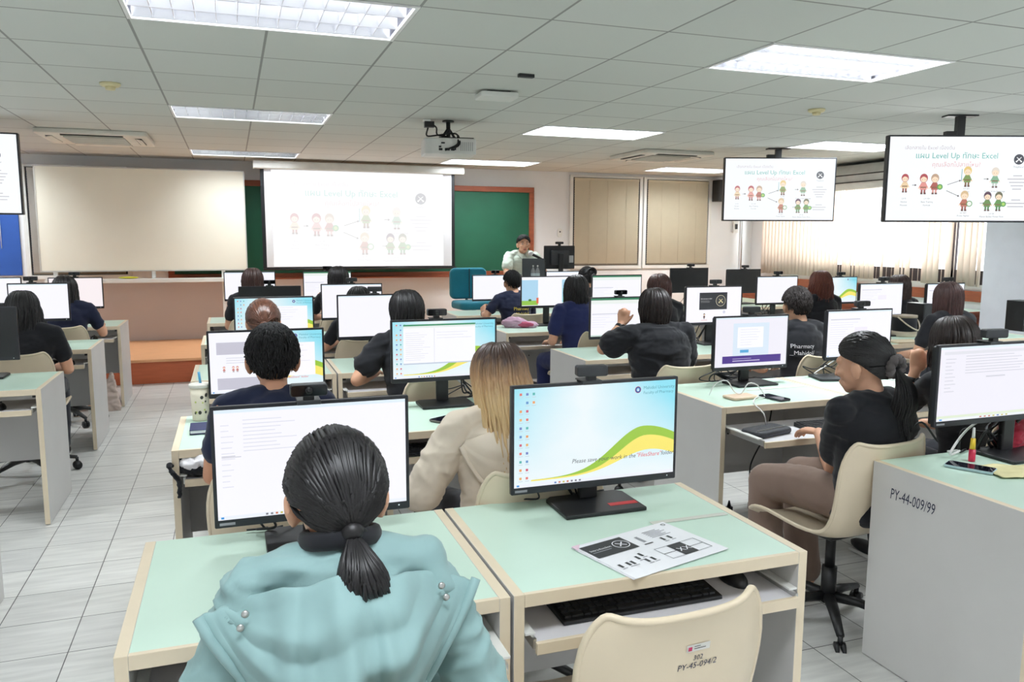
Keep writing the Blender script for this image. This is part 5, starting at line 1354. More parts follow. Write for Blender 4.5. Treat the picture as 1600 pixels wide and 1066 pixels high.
# lecturer facing the class
t, HT, J, sh, Yf, zs = person('person in a pale green collared shirt talking into a microphone on the stage', (818, 368), y=9.72, rz=PI, lean=9, fem=False, shirt=F_GREEN, sleeve='short', hstyle='short', hmat=H_BLACK, hopt=dict(fringe=1.0), dens=1.3, seedn=33, dz=ST, voxel=.005, hyaw=-8, hpitch=0,
    armL='desk', armR='desk', k=1.0, loose=.016, wide=1.04)
M_eye = mat('eye_white', (236, 232, 226), .2); M_iris = mat('dark_iris', (34, 22, 18), .1); M_lip = mat('lip_skin', (176, 98, 88), .45)
for s in (-1, 1):
    mb = MB(); c = HT @ Vector((s * .031, .081, .004)); mb.ell(tuple(c), (.012, .010, .007), M_eye); c2 = HT @ Vector((s * .031, .089, .004)); mb.ell(tuple(c2), (.0055, .004, .0055), M_iris); mb.build('eye', t)
    mb = MB(); mb.tube([HT @ Vector((s * x, y, z)) for x, y, z in ((.014, .097, .026), (.03, .093, .031), (.048, .08, .025))], [.0035, .004, .002], H_BLACK, 8); mb.build('eyebrow', t)
mb = MB(); mb.tube([HT @ Vector((x, y, z)) for x, y, z in ((-.024, .088, -.063), (-.01, .099, -.064), (.01, .099, -.064), (.024, .088, -.063))], [.002, .005, .005, .002], M_lip, 8); mb.tube([HT @ Vector((x, y, z)) for x, y, z in ((-.02, .088, -.073), (0, .097, -.076), (.02, .088, -.073))], [.002, .0055, .002], M_lip, 8); mb.build('mouth', t)
mb = MB()
for s in (-1, 1):
    mb.add([(s * .008, Yf(zs) + .085, zs + .0), (s * .075, Yf(zs) + .04, zs + .055), (s * .085, Yf(zs) + .075, zs + .012), (s * .045, Yf(zs) + .115, zs - .045)], [(0, 1, 2, 3)], F_GREEN, False)
mb.keep = True; o = mb.build('collar', t); s_ = o.modifiers.new('solid', 'SOLIDIFY'); s_.thickness = .006
# ------------------------------------------------------------------ empty chair in front
c = chair(0.81, 1.555, 'empty cream shell chair with a printed tag and marker code, front centre', 0.05, -.012)
T0 = Matrix.Translation((0, -.2757, .735)) @ Matrix.Rotation(R(-7), 4, 'X') @ Matrix.Rotation(PI / 2, 4, 'X')
mb = MB(); mb.keep = True
def flat(mb, x0, x1, y0, y1, m, T, z=0.0): mb.add([(x0, y0, z), (x1, y0, z), (x1, y1, z), (x0, y1, z)], [(0, 1, 2, 3)], m, False, T)
from mathutils.bvhtree import BVHTree
def press(mb, o, gap=.002):
    dg = bpy.context.evaluated_depsgraph_get(); dg.update(); ev = o.evaluated_get(dg); me = ev.to_mesh()
    bv = BVHTree.FromPolygons([v.co for v in me.vertices], [tuple(p.vertices) for p in me.polygons])
    for p in mb.v:
        h = bv.ray_cast(Vector((p.x, -1, p.z)), Vector((0, 1, 0)))
        if h[0]: p.y = h[0].y - gap - (p.y + .28) * 0
    ev.to_mesh_clear()
shell = [o for o in c.children if o.name.startswith('seat_shell')][0]
g = MB(); g.keep = True
for i in range(7): g.add([(.0 + i * .008, -.3, .745), (.008 + i * .008, -.3, .745), (.008 + i * .008, -.3, .761), (i * .008, -.3, .761)], [(0, 1, 2, 3)], mat('tag_paper', (232, 230, 224), .6))
press(g, shell, .0015); o = g.build('printed_tag', c); o['label'] = 'small printed paper tag'
g = MB(); g.keep = True; g.quad(.003, .012, .748, .757, -.3, mat('tag_red', (196, 50, 96), .6)); g.quad(.017, .032, .756, .7575, -.3, M_dark); g.quad(.017, .045, .751, .7525, -.3, M_dark)
press(g, shell, .0028); g.build('tag_print', o)
g = MB(); g.keep = True; g.text('302', .016, M_ink, upright(.03, -.3, .724), 'CENTER', shear=.1); g.text('PY-45-094/2', .019, M_ink, upright(.03, -.3, .706), 'CENTER', shear=.15)
press(g, shell, .0015); g.build('handwritten_code', c)

# ------------------------------------------------------------------ keyboards, mice
def keyboard_proto():
    t = empty('keyboard')
    mb = MB(); mb.prism([(-.075, 0), (.075, 0), (.075, .022), (-.075, .010)], -.22, .22, M_black, 'x'); mb.build('case', t, bevel=.002)
    mb = MB(); mk = mat('key_cap', (38, 40, 44), .5)
    for r_ in range(6):
        y = -.062 + r_ * .0225; z = .0115 + (y + .075) * .08
        x = -.212
        while x < .205:
            w = .016 if r_ else random.choice((.016, .016, .03))
            if r_ == 0 and -.09 < x < .02: w = .1
            if x + w > .213: break
            mb.box((x, y, z - .002), (x + w, y + .018, z + .004), mk); x += w + .003
    k = mb.build('key_rows', t)
    return t
K0 = keyboard_proto(); KN = [0]
def keyboard(x, y, label, rz=0.0, z=.6385):
    k = K0 if KN[0] == 0 else copy_tree(K0); KN[0] += 1
    k.location = (x, y, z); k.rotation_euler = (0, 0, rz); tag(k, label, 'keyboard', 'black keyboards on the pull out trays')
def mouse_proto():
    t = empty('computer_mouse')
    mb = MB(); mb.ell((0, 0, .004), (.03, .055, .032), M_black, nu=18, nv=12)
    for p in mb.v: p.z = max(0.0, p.z)
    mb.build('shell', t); mb = MB(); mb.cyl((-.004, .03, .031), (.004, .03, .031), .007, M_dark, 14); mb.build('wheel', t)
    return t
U0 = mouse_proto(); UN = [0]
def mouse(x, y, label, rz=0.0, z=.638):
    k = U0 if UN[0] == 0 else copy_tree(U0); UN[0] += 1
    k.location = (x, y, z); k.rotation_euler = (0, 0, rz); tag(k, label, 'computer mouse', 'black computer mice')
keyboard(.93, 1.71, 'black keyboard on the tray above the empty chair'); mouse(1.24, 1.72, 'black mouse on the tray above the empty chair')
keyboard(.12, 1.62, 'black keyboard on the tray before the teal jacket')
keyboard(.86, 3.26, 'black keyboard left of the blonde person'); keyboard(.27, 3.29, 'black keyboard under the desk top of the short haired man')
keyboard(2.80, 3.06, 'black keyboard under the hands of the scrunchie wearer', -.03)
keyboard(-1.5, 4.86, 'black keyboard on the nearest tray left of the aisle'); mouse(-1.2, 4.82, 'black mouse on the nearest tray left of the aisle')
mouse(-1.13, 6.40, 'black mouse beside the long black haired person on the left'); keyboard(-1.45, 6.44, 'black keyboard before the long black haired person on the left')
mouse(-1.2, 7.94, 'black mouse on the tray nearest the stage on the left'); keyboard(-1.5, 7.96, 'black keyboard on the tray nearest the stage on the left')
keyboard(2.62, 1.72, 'black keyboard in the shaded tray at the right edge'); keyboard(5.2, 4.80, 'black keyboard on the tray below the beige notebooks')

# ------------------------------------------------------------------ loose things on the desks
M_paper = mat('white_paper', (244, 243, 248), .6, var=.01)
def sheet(corners, z):
    mb = MB(); mb.keep = True
    a, b, c_, d = [Vector((p.x, p.y, z)) for p in corners]
    return a, b, c_, d
# printed handout: its own axes
A = PZ(990, 907, DH); B = PZ(1127, 862, DH); D = PZ(906, 852, DH)
ux = Vector((B.x - A.x, B.y - A.y)); W_ = ux.length; rz = math.atan2(ux.y, ux.x); Hh = (Vector((D.x - A.x, D.y - A.y))).length
t = thing('printed_handout', 'stapled printed handout with a black title box lying on the front desk', 'paper', ((A.x), A.y, DH + .0005), rz)
Hh = .235; W_ = .33
mb = MB()
for i in range(3): mb.box((-.0 + i * .002, 0 - i * .0015, i * .0012), (W_ + i * .002, Hh - i * .001, i * .0012 + .0009), M_paper)
mb.build('pages', t)
mb = MB(); mb.keep = True; I = Matrix.Identity(4); z = .0042
mp = mat('print_black', (48, 48, 52), .6); mg = mat('print_grey', (150, 150, 156), .6); mpk = mat('print_pink', (236, 206, 220), .6)
flat(mb, .01, .15, .135, .215, mp, I, z); mb.text('Introduction', .014, M_paper, Matrix.Translation((.018, .175, z + .0004))); flat(mb, .018, .08, .165, .168, mg, I, z + .0004)
def ring(mb, x, y, r, w, m, z):
    n = 26
    mb.add([(x + (r + (w if k else 0)) * math.cos(2 * PI * i / n), y + (r + (w if k else 0)) * math.sin(2 * PI * i / n), z) for k in (0, 1) for i in range(n)], [(i, (i + 1) % n, n + (i + 1) % n, n + i) for i in range(n)], m)
ring(mb, .12, .175, .022, .0025, M_paper, z + .0004)
for a in (45, 135): d = Vector((math.cos(R(a)), math.sin(R(a)))) * .016; n_ = Vector((-d.y, d.x)) * .12; mb.add([(.12 - d.x + n_.x, .175 - d.y + n_.y, z + .0004), (.12 - d.x - n_.x, .175 - d.y - n_.y, z + .0004), (.12 + d.x - n_.x, .175 + d.y - n_.y, z + .0004), (.12 + d.x + n_.x, .175 + d.y + n_.y, z + .0004)], [(0, 1, 2, 3)], M_paper)
flat(mb, .21, .26, .03, .10, mp, I, z); flat(mb, .165, .31, .062, .064, mp, I, z); flat(mb, .165, .31, .03, .032, mg, I, z); flat(mb, .165, .31, .098, .1, mg, I, z); flat(mb, .165, .167, .03, .1, mg, I, z); flat(mb, .308, .31, .03, .1, mp, I, z)
mb.text('XX', .03, M_paper, Matrix.Translation((.216, .052, z + .0004))); flat(mb, .18, .19, .15, .19, mg, I, z); flat(mb, .17, .2, .135, .14, mp, I, z)
for i in range(6):
    flat(mb, .22, .22 + .05 + .01 * (i % 3), .2 - i * .008, .203 - i * .008, mg, I, z)
for x, y in ((.02, .06), (.045, .06), (.06, .06), (.09, .075), (.1, .05), (.12, .05), (.11, .085), (.235, .13), (.26, .13)): flat(mb, x, x + .008, y, y + .02, mp, I, z); flat(mb, x - .003, x + .012, y - .008, y - .005, mg, I, z)
ring(mb, .315, .215, .005, .002, mp, z); mb.add([(0, Hh, z), (.0, Hh - .03, z), (.03, Hh, z)], [(0, 1, 2)], mpk)
mb.build('print', t)

def phone(x, y, z, rz, label, rgb=(60, 60, 70), sheen=(120, 130, 200), case=None):
    t = thing('smartphone', label, 'phone', (x, y, z), rz)
    mb = MB(); mb.rbox((-.037, -.077, 0), (.037, .077, .009), .01, case or mat('phone_case_%d' % rgb[0], rgb, .3), 'z', 5); mb.build('case', t, bevel=.0015)
    mb = MB(); mb.rbox((-.034, -.074, .0091), (.034, .074, .0098), .008, mat('phone_glass', (20, 20, 34), .05), 'z', 5); mb.build('screen', t)
p = PZ(1516, 733, DH); phone(p.x, p.y, DH + .001, R(28), 'smartphone in a clear pale case on the right edge desk', case=mat('pale_phone_case', (176, 200, 206), .2))
p = PZ(1210, 623, DH); phone(p.x, p.y, DH + .001, R(8), 'small dark smartphone on the desk left of the scrunchie wearer', (30, 30, 44))
p = PZ(698, 656, DH); phone(p.x, p.y, DH + .001, R(-60), 'dark phone with patterned case beside the blonde person', (90, 84, 80))
# pale wallet with white charging leads
p = PZ(1157, 622, DH)
mb = MB(); mb.rbox((-.08, -.05, 0), (.08, .05, .012), .012, mat('pale_wood_wallet', (222, 196, 170), .5)); tag(mb.build('wallet', bevel=.003, loc=(p.x, p.y, DH + .001), rot=(0, 0, .1)), 'thin tan wallet among white charging leads on the desk', 'wallet')
M_wcab = mat('white_cable', (236, 236, 236), .4)
cable('charging_cable', [(p.x + dx, p.y + dy, z_) for dx, dy, z_ in ((-.12, .1, DH + .004), (-.11, .06, DH + .07), (-.07, .02, DH + .09), (-.02, .03, DH + .03), (.02, .02, DH + .02), (.05, .01, DH + .07), (.1, .0, DH + .06), (.12, -.04, DH + .004), (.05, -.07, DH + .016), (-.03, -.15, DH + .006), (-.06, -.27, DH - .02), (-.02, -.24, .66))], .003, M_wcab, 'white charging lead looping over the tan wallet')
t = thing('zip_pouch', 'dark flat zip pouch on the tray left of the typing hands', 'pouch', (2.36, 3.06, .639), .25)
mb = MB(); mb.rbox((-.12, -.065, 0), (.12, .065, .028), .03, mat('dark_pouch', (44, 46, 52), .6, bump=.3), 'z', 6); mb.build('body', t, bevel=.012, bseg=3); mb = MB(); mb.box((-.1, -.03, .028), (.1, -.026, .031), M_metal); mb.build('zip', t)
# drink cup
p = PZ(314, 656, DH)
t = thing('drink_tumbler', 'cream takeaway tumbler with black blotches and a blue straw on the desk', 'cup', (p.x, p.y, DH))
mb = MB(); mb.lathe([(0, 0), (.033, 0), (.034, .004), (.041, .148), (0, .148)], mat('cream_cup', (232, 224, 204), .45), 32); mb.build('body', t)
mb = MB(); mb.lathe([(.0, .148), (.044, .148), (.0445, .158), (.042, .164), (0, .166)], mat('cup_lid', (240, 236, 226), .3), 32); mb.build('lid', t)
mb = MB(); mb.cyl((.006, 0, .15), (.0, .0, .215), .0055, mat('blue_straw', (90, 170, 216), .4), 12); mb.build('straw', t)
mb = MB(); r_ = random.Random(4)
for i in range(12):
    a = r_.uniform(-2.4, -.7); z_ = r_.uniform(.03, .135); rr = .0345 + .0068 * z_ / .148 * 1.02 + .0006; s_ = r_.uniform(.003, .009)
    mb.add([((rr) * math.cos(a + s_ * 25 * math.cos(w) * .9), (rr) * math.sin(a + s_ * 25 * math.cos(w) * .9), z_ + s_ * math.sin(w)) for w in [2 * PI * j / 9 for j in range(9)]], [tuple(range(9))], mat('blotch', (60, 58, 56), .5) if i % 3 else mat('blotch_lime', (196, 206, 110), .5))
mb.keep = True; mb.build('printed_blotches', t)
p = PZ(325, 674, DH)
t = thing('notebook', 'navy blue notebook below the tumbler on the aisle side desk', 'notebook', (p.x + .03, p.y + .02, DH + .001), .02)
mb = MB(); mb.box((-.1, -.07, 0), (.1, .07, .004), mat('navy_cover', (42, 48, 92), .5)); mb.box((-.1, -.07, .016), (.1, .07, .02), mat('navy_cover', (42, 48, 92))); mb.box((-.1, .064, 0), (.1, .07, .02), mat('navy_cover', (42, 48, 92))); mb.build('cover', t, bevel=.0015)
mb = MB(); mb.box((-.097, -.066, .004), (.097, .065, .016), M_paper); mb.build('pages', t)
# bag with white cloth in the tray
t = thing('tray_bag', 'black bag with white cloth stuffed in the aisle side desk tray', 'bag', (-.12, 3.24, .64), 0)
mb = MB(); mb.ell((0, 0, .035), (.12, .1, .04), F_BLACK); mb.tube(bez([(-.1, -.04, .03), (-.135, -.07, .06), (-.12, -.09, .03), (-.1, -.09, .0), (-.1, -.11, -.03), (-.1, -.115, -.06)]), .008, F_BLACK, 8); remesh(mb, 'body', F_BLACK, t, .005, 2, folds(.006, 20, 2))
mb = MB(); mb.ell((.02, -.03, .06), (.10, .075, .03), M_paper); mb.ell((-.05, -.05, .055), (.05, .045, .022), M_paper); remesh(mb, 'white_cloth', mat('white_cloth', (238, 236, 240), .8), t, .005, 2, folds(.010, 26, 5))
# tote bag on the floor
t = thing('tote_bag', 'pale pinkish tote bag slumped on the floor against a desk side', 'bag', (-1.10, 7.84, 0), .1)
mb = MB(); mb.prism([(-.11, 0), (.10, 0), (.07, .2), (.045, .34), (.03, .34), (-.03, .22), (-.09, .1)], -.05, .05, F_CREAM, 'y'); remesh(mb, 'body', fabric('pale_pink_canvas', (206, 188, 178)), t, .008, 8, folds(.012, 10, 3))
# pink bag
p = PZ(812, 512, DH)
t = thing('zip_bag', 'pink and lilac zip bag lying on a desk behind the navy polo dress', 'bag', (p.x, p.y + .02, DH), -.35)
mb = MB(); mb.ell((-.04, 0, .04), (.12, .07, .055), F_CREAM); mb.ell((.08, .0, .025), (.1, .06, .03), F_CREAM); remesh(mb, 'body', fabric('lilac_pink_cloth', (196, 160, 182), var=.25), t, .007, 5, folds(.012, 14, 1))
mb = MB(); mb.ell((.05, -.045, .03), (.09, .025, .025), F_CREAM); remesh(mb, 'side_pocket', fabric('rose_cloth', (172, 78, 104), var=.2), t, .006, 3, folds(.006, 18, 8))
# bucket bag and notebooks by the column
p = PZ(1412, 525, DH)
t = thing('bucket_bag', 'black bucket bag with beige base and rim strap on a desk', 'bag', (p.x, p.y, DH), 0)
mb = MB(); mb.lathe([(0, .035), (.098, .035), (.095, .16), (.09, .16), (.088, .045), (0, .045)], F_BLACK, 28); mb.build('body', t); mb = MB(); mb.lathe([(0, 0), (.096, 0), (.1, .01), (.1, .045), (0, .045)], mat('beige_leather', (204, 190, 170), .5), 28); mb.build('base', t)
mb = MB(); mb.lathe([(.0, .158), (.097, .158), (.098, .178), (.0, .17)], fabric('beige_tweed', (170, 156, 138), var=.3), 28); mb.build('rim', t)
mb = MB(); mb.tube(bez([(-.098, -.02, .165), (-.05, -.11, .09), (.04, -.115, .06), (.09, -.06, .12), (.098, 0, .165)]), .006, mat('beige_leather', (204, 190, 170)), 8); mb.build('strap', t)
for i, (u, v, rz_, lb) in enumerate(((1368, 531, .1, 'beige notebook under another one, beside the bucket bag'), (1418, 536, -.1, 'beige open notebook at the desk edge right of the other one'))):
    p = PZ(u, v, DH); t = thing('beige_notebook', lb, 'notebook', (p.x, p.y + .03, DH + .001), rz_); mb = MB(); mb.box((-.12, -.08, 0), (.12, .08, .012), mat('beige_paper', (222, 208, 180), .6)); mb.build('pages', t); mb = MB(); mb.box((-.122, -.082, .0121), (.122, .082, .014), mat('beige_cover', (214, 198, 168), .6)); mb.build('cover', t)
# papers and a laptop on the scrunchie wearer's neighbouring desk
p = PZ(1306, 592, DH); t = thing('closed_laptop', 'thin dark closed laptop left of the scrunchie wearer\'s face', 'laptop', (p.x, p.y, DH + .001), -.3)
mb = MB(); mb.rbox((-.13, -.09, 0), (.13, .09, .008), .01, M_black); mb.build('base', t, bevel=.002); mb = MB(); mb.rbox((-.13, -.09, .0085), (.13, .09, .014), .01, M_dark); mb.build('lid', t, bevel=.002)
p = PZ(1410, 592, DH)
mb = MB(); mb.box((-.1, -.14, 0), (.1, .14, .004), M_paper); tag(mb.build('paper_stack', loc=(p.x, p.y, DH + .001), rot=(0, 0, .2)), 'white papers on the desk right of the grey scrunchie', 'paper')
# things on the right edge desk
p = PZ(1590, 703, DH)
t = thing('red_pouch', 'dark red upright cloth pouch beside the right edge monitor', 'pouch', (p.x, p.y + .03, DH), .1)
mb = MB(); mb.ell((0, 0, .055), (.07, .04, .07), F_CREAM); mb.box((-.06, -.03, .0), (.06, .03, .05), F_CREAM); mb.box((-.055, -.02, .08), (.055, .02, .125), F_CREAM); remesh(mb, 'body', fabric('maroon_cloth', (146, 24, 46)), t, .005, 5, folds(.006, 22, 1))
mb = MB(); mb.tube(bez([(-.05, -.022, .118), (0, -.026, .128), (.055, -.02, .13)]), .0035, M_white, 8); mb.build('zip', t)
p = PZ(1518, 721, DH)
t = thing('highlighter_pen', 'red and yellow highlighter standing on the right edge monitor base', 'pen', (p.x, p.y, DH + .0005), 0)
mb = MB(); mb.lathe([(0, 0), (.011, 0), (.0115, .004), (.0115, .045), (0, .046)], mat('pen_red', (196, 36, 70), .35), 20); mb.build('cap', t); mb = MB(); mb.lathe([(0, .046), (.01, .046), (.008, .085), (0, .087)], mat('pen_yellow', (238, 200, 60), .35), 20); mb.build('barrel', t); mb = MB(); mb.lathe([(0, .087), (.006, .087), (.004, .125), (0, .127)], M_wcab, 16); mb.build('tip', t)
p = PZ(1590, 738, DH)
mb = MB(); n = 16; vs = [((i / n - .5) * .26, (j / n - .5) * .15, .004 + .006 * noise.noise(Vector((i * .35, j * .35, 1)))) for j in range(n + 1) for i in range(n + 1)]; mb.add(vs, [(j * (n + 1) + i, j * (n + 1) + i + 1, (j + 1) * (n + 1) + i + 1, (j + 1) * (n + 1) + i) for j in range(n) for i in range(n)], mat('pale_yellow_cloth', (226, 218, 168), .8), True)
o = mb.build('cleaning_cloth', loc=(p.x + .02, p.y - .01, DH + .002), rot=(0, 0, -.3)); s_ = o.modifiers.new('s', 'SOLIDIFY'); s_.thickness = .002; tag(o, 'pale yellow patterned cloth lying at the right edge', 'cloth')
# desk top computers
def mini_pc(u, v, y, w, h, label, z=DH):
    p = PY(u, v, y); t = thing('desktop_computer', label, 'computer', (p.x, p.y, z), 0)
    mb = MB(); mb.box((-w / 2, -.09, 0), (w / 2, .09, h), M_black); mb.build('case', t, bevel=.004); mb = MB(); mb.box((-w / 2 + .01, -.093, .01), (w / 2 - .01, -.089, h - .01), M_dark); mb.build('front_panel', t, bevel=.002)
mini_pc(1595, 500, 5.16, .16, .27, 'black computer case with cables at the right edge before the column'); mini_pc(1437, 478, 5.22, .10, .27, 'black computer case just left of the long brown hair by the column')
# power strip below the desk
t = thing('power_strip', 'white power strip with black plugs under the scrunchie wearer\'s desk', 'power strip', (2.62, 3.62, .0), .1)
mb = MB(); mb.rbox((-.2, -.03, 0), (.2, .03, .04), .008, M_white); mb.build('body', t, bevel=.003)
for x in (-.12, -.06, .1):
    mb = MB(); mb.rbox((x - .018, -.014, .041), (x + .018, .014, .075), .006, M_black); mb.tube([(x, 0, .075), (x, 0, .11)], [.012, .004], M_black, 8); mb.build('plug', t)
cable('power_lead', [(2.5, 3.62, .11), (2.49, 3.62, .35), (2.46, 3.66, .6), (2.5, 3.68, .70)], .004, M_black, 'black lead rising from the power strip under the desk')
cable('power_lead', [(2.72, 3.62, .11), (2.68, 3.6, .3), (2.8, 3.62, .5), (2.86, 3.66, .70)], .004, M_black, 'second black lead from the right end of the power strip')

# ------------------------------------------------------------------ cables behind monitors
def bunch(i, n, spread, label, seed, col_=None, thick=.0035):
    """leads hanging from the back of monitor i down to the desk"""
    t, x, Y, zt = MON[i]; r_ = random.Random(seed)
    T_ = thing('cable_bundle', label, 'cable', (x, Y + .06, DH), 0, 'bundles of leads behind the monitors')
    for k_ in range(n):
        x0 = r_.uniform(-.12, .12); pts = [(x0, .0, .16 + r_.uniform(-.03, .03))]
        sx = spread[0] + (spread[1] - spread[0]) * r_.random()
        pts += [(x0 + sx * .4, .03 + r_.uniform(-.02, .03), .08 + r_.uniform(-.05, .05)), (x0 + sx, .02 + r_.uniform(-.03, .03), r_.uniform(.02, .10)), (x0 + sx * .8 + r_.uniform(-.08, .08), .04, .012), (x0 + sx * .5 + r_.uniform(-.1, .1), .06, .006)]
        mb = MB(); mb.tube(bez(pts, 30), thick * r_.uniform(.8, 1.3), (M_wcab if (col_ and k_ == 0) else M_black), 7); mb.build('lead', T_)
bunch(0, 5, (-.12, .02), 'black leads curling behind the stand of the nearest white monitor', 1)
bunch(1, 4, (-.10, .0), 'black leads behind the stand of the sky blue desktop monitor', 2)
bunch(2, 7, (-.28, -.12), 'tangle of black and white leads left of the right edge monitor', 3, True, .005)
bunch(3, 4, (.05, .2), 'black leads under the screen before the short haired man', 4)
bunch(4, 6, (-.05, .2), 'thick black and white leads under the spreadsheet screen', 5, True)
bunch(5, 6, (-.30, -.18), 'black leads left of the purple banner monitor', 6)
bunch(6, 5, (-.30, -.15), 'black and white leads left of the white text page monitor', 7, True)
bunch(10, 5, (-.15, .15), 'black leads below the black title slide monitor', 8); bunch(17, 4, (-.2, .1), 'black leads left of the white screen before the red hair', 9); bunch(23, 3, (-.1, .2), 'black leads beside the left dark screen', 10)
cable('loose_cable', [PY(1425, 620, 2.4), PY(1395, 640, 2.35), PY(1384, 680, 2.32), PY(1395, 710, 2.28), PY(1412, 705, 2.26), PY(1420, 680, 2.25), PY(1440, 660, 2.24), PY(1465, 690, 2.22)], .004, M_black, 'long black cable loop hanging over the chair edge at right')

# ------------------------------------------------------------------ the stage
t = thing('lecturer_desk', 'white lecturer desk on the stage behind the front row screens', 'desk', (3.95, 9.36, ST))
mb = MB(); mb.box((-.75, -.19, .72), (.75, .2, .75), M_white); mb.build('desktop', t, bevel=.003); mb = MB(); mb.box((-.72, -.17, 0), (.72, -.15, .72), M_grey); mb.build('front_panel', t)
for s in (-1, 1): mb = MB(); mb.box((s * .72 - .015, -.17, 0), (s * .72 + .015, .19, .72), M_grey); mb.build('side_panel', t)
LZ = ST + .75
a = PY(850, 384, 9.4); b = PY(897, 420, 9.4)
t = thing('lecturer_monitor', 'black monitor seen from behind on the lecturer desk, with webcam arm', 'monitor', ((a.x + b.x) / 2, 9.4, LZ))
w = b.x - a.x; z0, z1 = b.z - LZ, a.z - LZ
mb = MB(); mb.rbox((-w / 2, -.012, z0), (w / 2, .012, z1), .01, M_black, 'y'); mb.rbox((-w * .3, -.045, z0 + .05), (w * .3, -.012, z1 - .06), .02, M_dark, 'y'); mb.build('housing', t, bevel=.003)
mb = MB(); mb.box((-.03, -.07, 0), (.03, -.045, z1 - .1), M_black); mb.box((-.12, -.12, 0), (.12, .05, .01), M_black); mb.build('stand', t, bevel=.003)
mb = MB(); mb.box((w * .28, -.05, z0 + .08), (w * .42, -.046, z0 + .17), mat('label_grey', (180, 182, 186), .5)); mb.build('spec_label', t)['label'] = 'pale grey sticker'
mb = MB(); mb.rbox((-.05, -.02, z1 + .02), (.05, .015, z1 + .05), .008, M_black, 'y'); mb.box((-.015, -.015, z1 - .01), (.015, .01, z1 + .02), M_black); mb.build('camera', t)
a = PY(815, 404, 9.25)
t = thing('lecturer_laptop', 'open dark grey laptop seen from behind before the lecturer', 'laptop', (a.x + .14, 9.3, LZ))
h = a.z - LZ
mb = MB(); mb.rbox((-.15, -.1, max(0, h - .24)), (.15, -.092, h), .008, mat('laptop_grey', (70, 74, 78), .4), 'y'); mb.build('lid', t, bevel=.002); mb = MB(); mb.rbox((-.15, -.09, 0), (.15, .11, .014), .008, M_dark); mb.build('base', t, bevel=.002)
mb = MB(); mb.box((-.13, -.09, .01), (.13, -.085, max(.02, h - .23)), M_dark); mb.build('hinge_stand', t)
M_clear = bpy.data.materials.new('clear_plastic'); M_clear.use_nodes = True; b_ = M_clear.node_tree.nodes['Principled BSDF']; b_.inputs['Transmission Weight'].default_value = .65; b_.inputs['Roughness'].default_value = .18; b_.inputs['IOR'].default_value = 1.2; b_.inputs['Base Color'].default_value = (.9, .95, 1, 1)
for u, lb in ((833, 'clear water bottle left of its twin on the lecturer desk'), (840, 'clear water bottle right of its twin on the lecturer desk')):
    p = PY(u, 428, 9.2); t = thing('water_bottle', lb, 'bottle', (p.x, 9.21, LZ)); H_ = .22
    mb = MB(); mb.lathe([(0, 0), (.03, 0), (.031, .01), (.031, H_ * .68), (.012, H_ * .88), (.012, H_ * .92), (0, H_ * .92)], M_clear, 20); mb.build('body', t); mb = MB(); mb.lathe([(0, H_ * .92), (.014, H_ * .92), (.014, H_), (0, H_)], M_white, 16); mb.build('cap', t)
    mb = MB(); mb.lathe([(.0315, .06), (.0318, .062), (.0318, .12), (.0315, .122)], mat('bottle_label', (200, 216, 222), .5), 20); mb.build('wrap_label', t)
a = PY(829, 396, 9.3); b2 = PY(852, 408, 9.3)
t = thing('microphone', 'black microphone with white foam head pointing at the lecturer\'s mouth', 'microphone', (b2.x, b2.y, LZ))
mb = MB(); d = a - b2; q = Vector((d.x, d.y, a.z - LZ)); e = Vector((0, 0, b2.z - LZ)); mb.tube([e, e.lerp(q, .85)], [.012, .018], M_black, 12); mb.build('handle', t); mb = MB(); mb.ell(tuple(q), (.032, .03, .03), mat('white_foam', (226, 226, 226), .9)); mb.build('foam_head', t)
mb = MB(); mb.tube([(0, 0, 0), (0, 0, b2.z - LZ)], .008, M_black, 10); mb.lathe([(0, 0), (.06, 0), (.06, .012), (0, .014)], M_black, 20); mb.build('stand', t)
# teal chair on the stage
M_teal = fabric('teal_chair_fabric', (36, 120, 140)); a = PY(697, 421, 9.62); b = PY(775, 480, 9.45)
t = thing('office_chair', 'teal upholstered office chair standing on the stage by the chalkboard', 'chair', ((a.x + b.x) / 2 + .0, 9.5, ST), .1)
mb = MB(); mb.rbox((-.245, .09, .54), (.245, .17, .93), .07, M_teal, 'y', 6); mb.build('backrest', t, bevel=.03, bseg=4)
mb = MB(); mb.box((-.004, .083, .56), (.004, .09, .92), M_black); mb.build('back_seam', t)
mb = MB(); mb.rbox((-.25, -.3, .43), (.25, .14, .53), .09, M_teal, 'z', 6); mb.build('seat', t, bevel=.035, bseg=4)
mb = MB(); mb.cyl((0, -.06, .08), (0, -.06, .43), .028, M_black, 16); mb.build('gas_column', t)
for i in range(5):
    a_ = 2 * PI * i / 5; d = Vector((math.cos(a_), math.sin(a_), 0)); mb = MB(); mb.tube([Vector((0, -.06, .1)), Vector((0, -.06, .09)) + d * .26], [.025, .016], M_black, 8); mb.cyl(Vector((-.012, -.06, .03)) + d * .26, Vector((.012, -.06, .03)) + d * .26, .028, M_black, 12); mb.build('base_leg', t)
mb = MB(); mb.tube([(0, .03, .45), (0, .18, .47), (0, .19, .7)], .018, M_black, 8); mb.build('back_bracket', t)

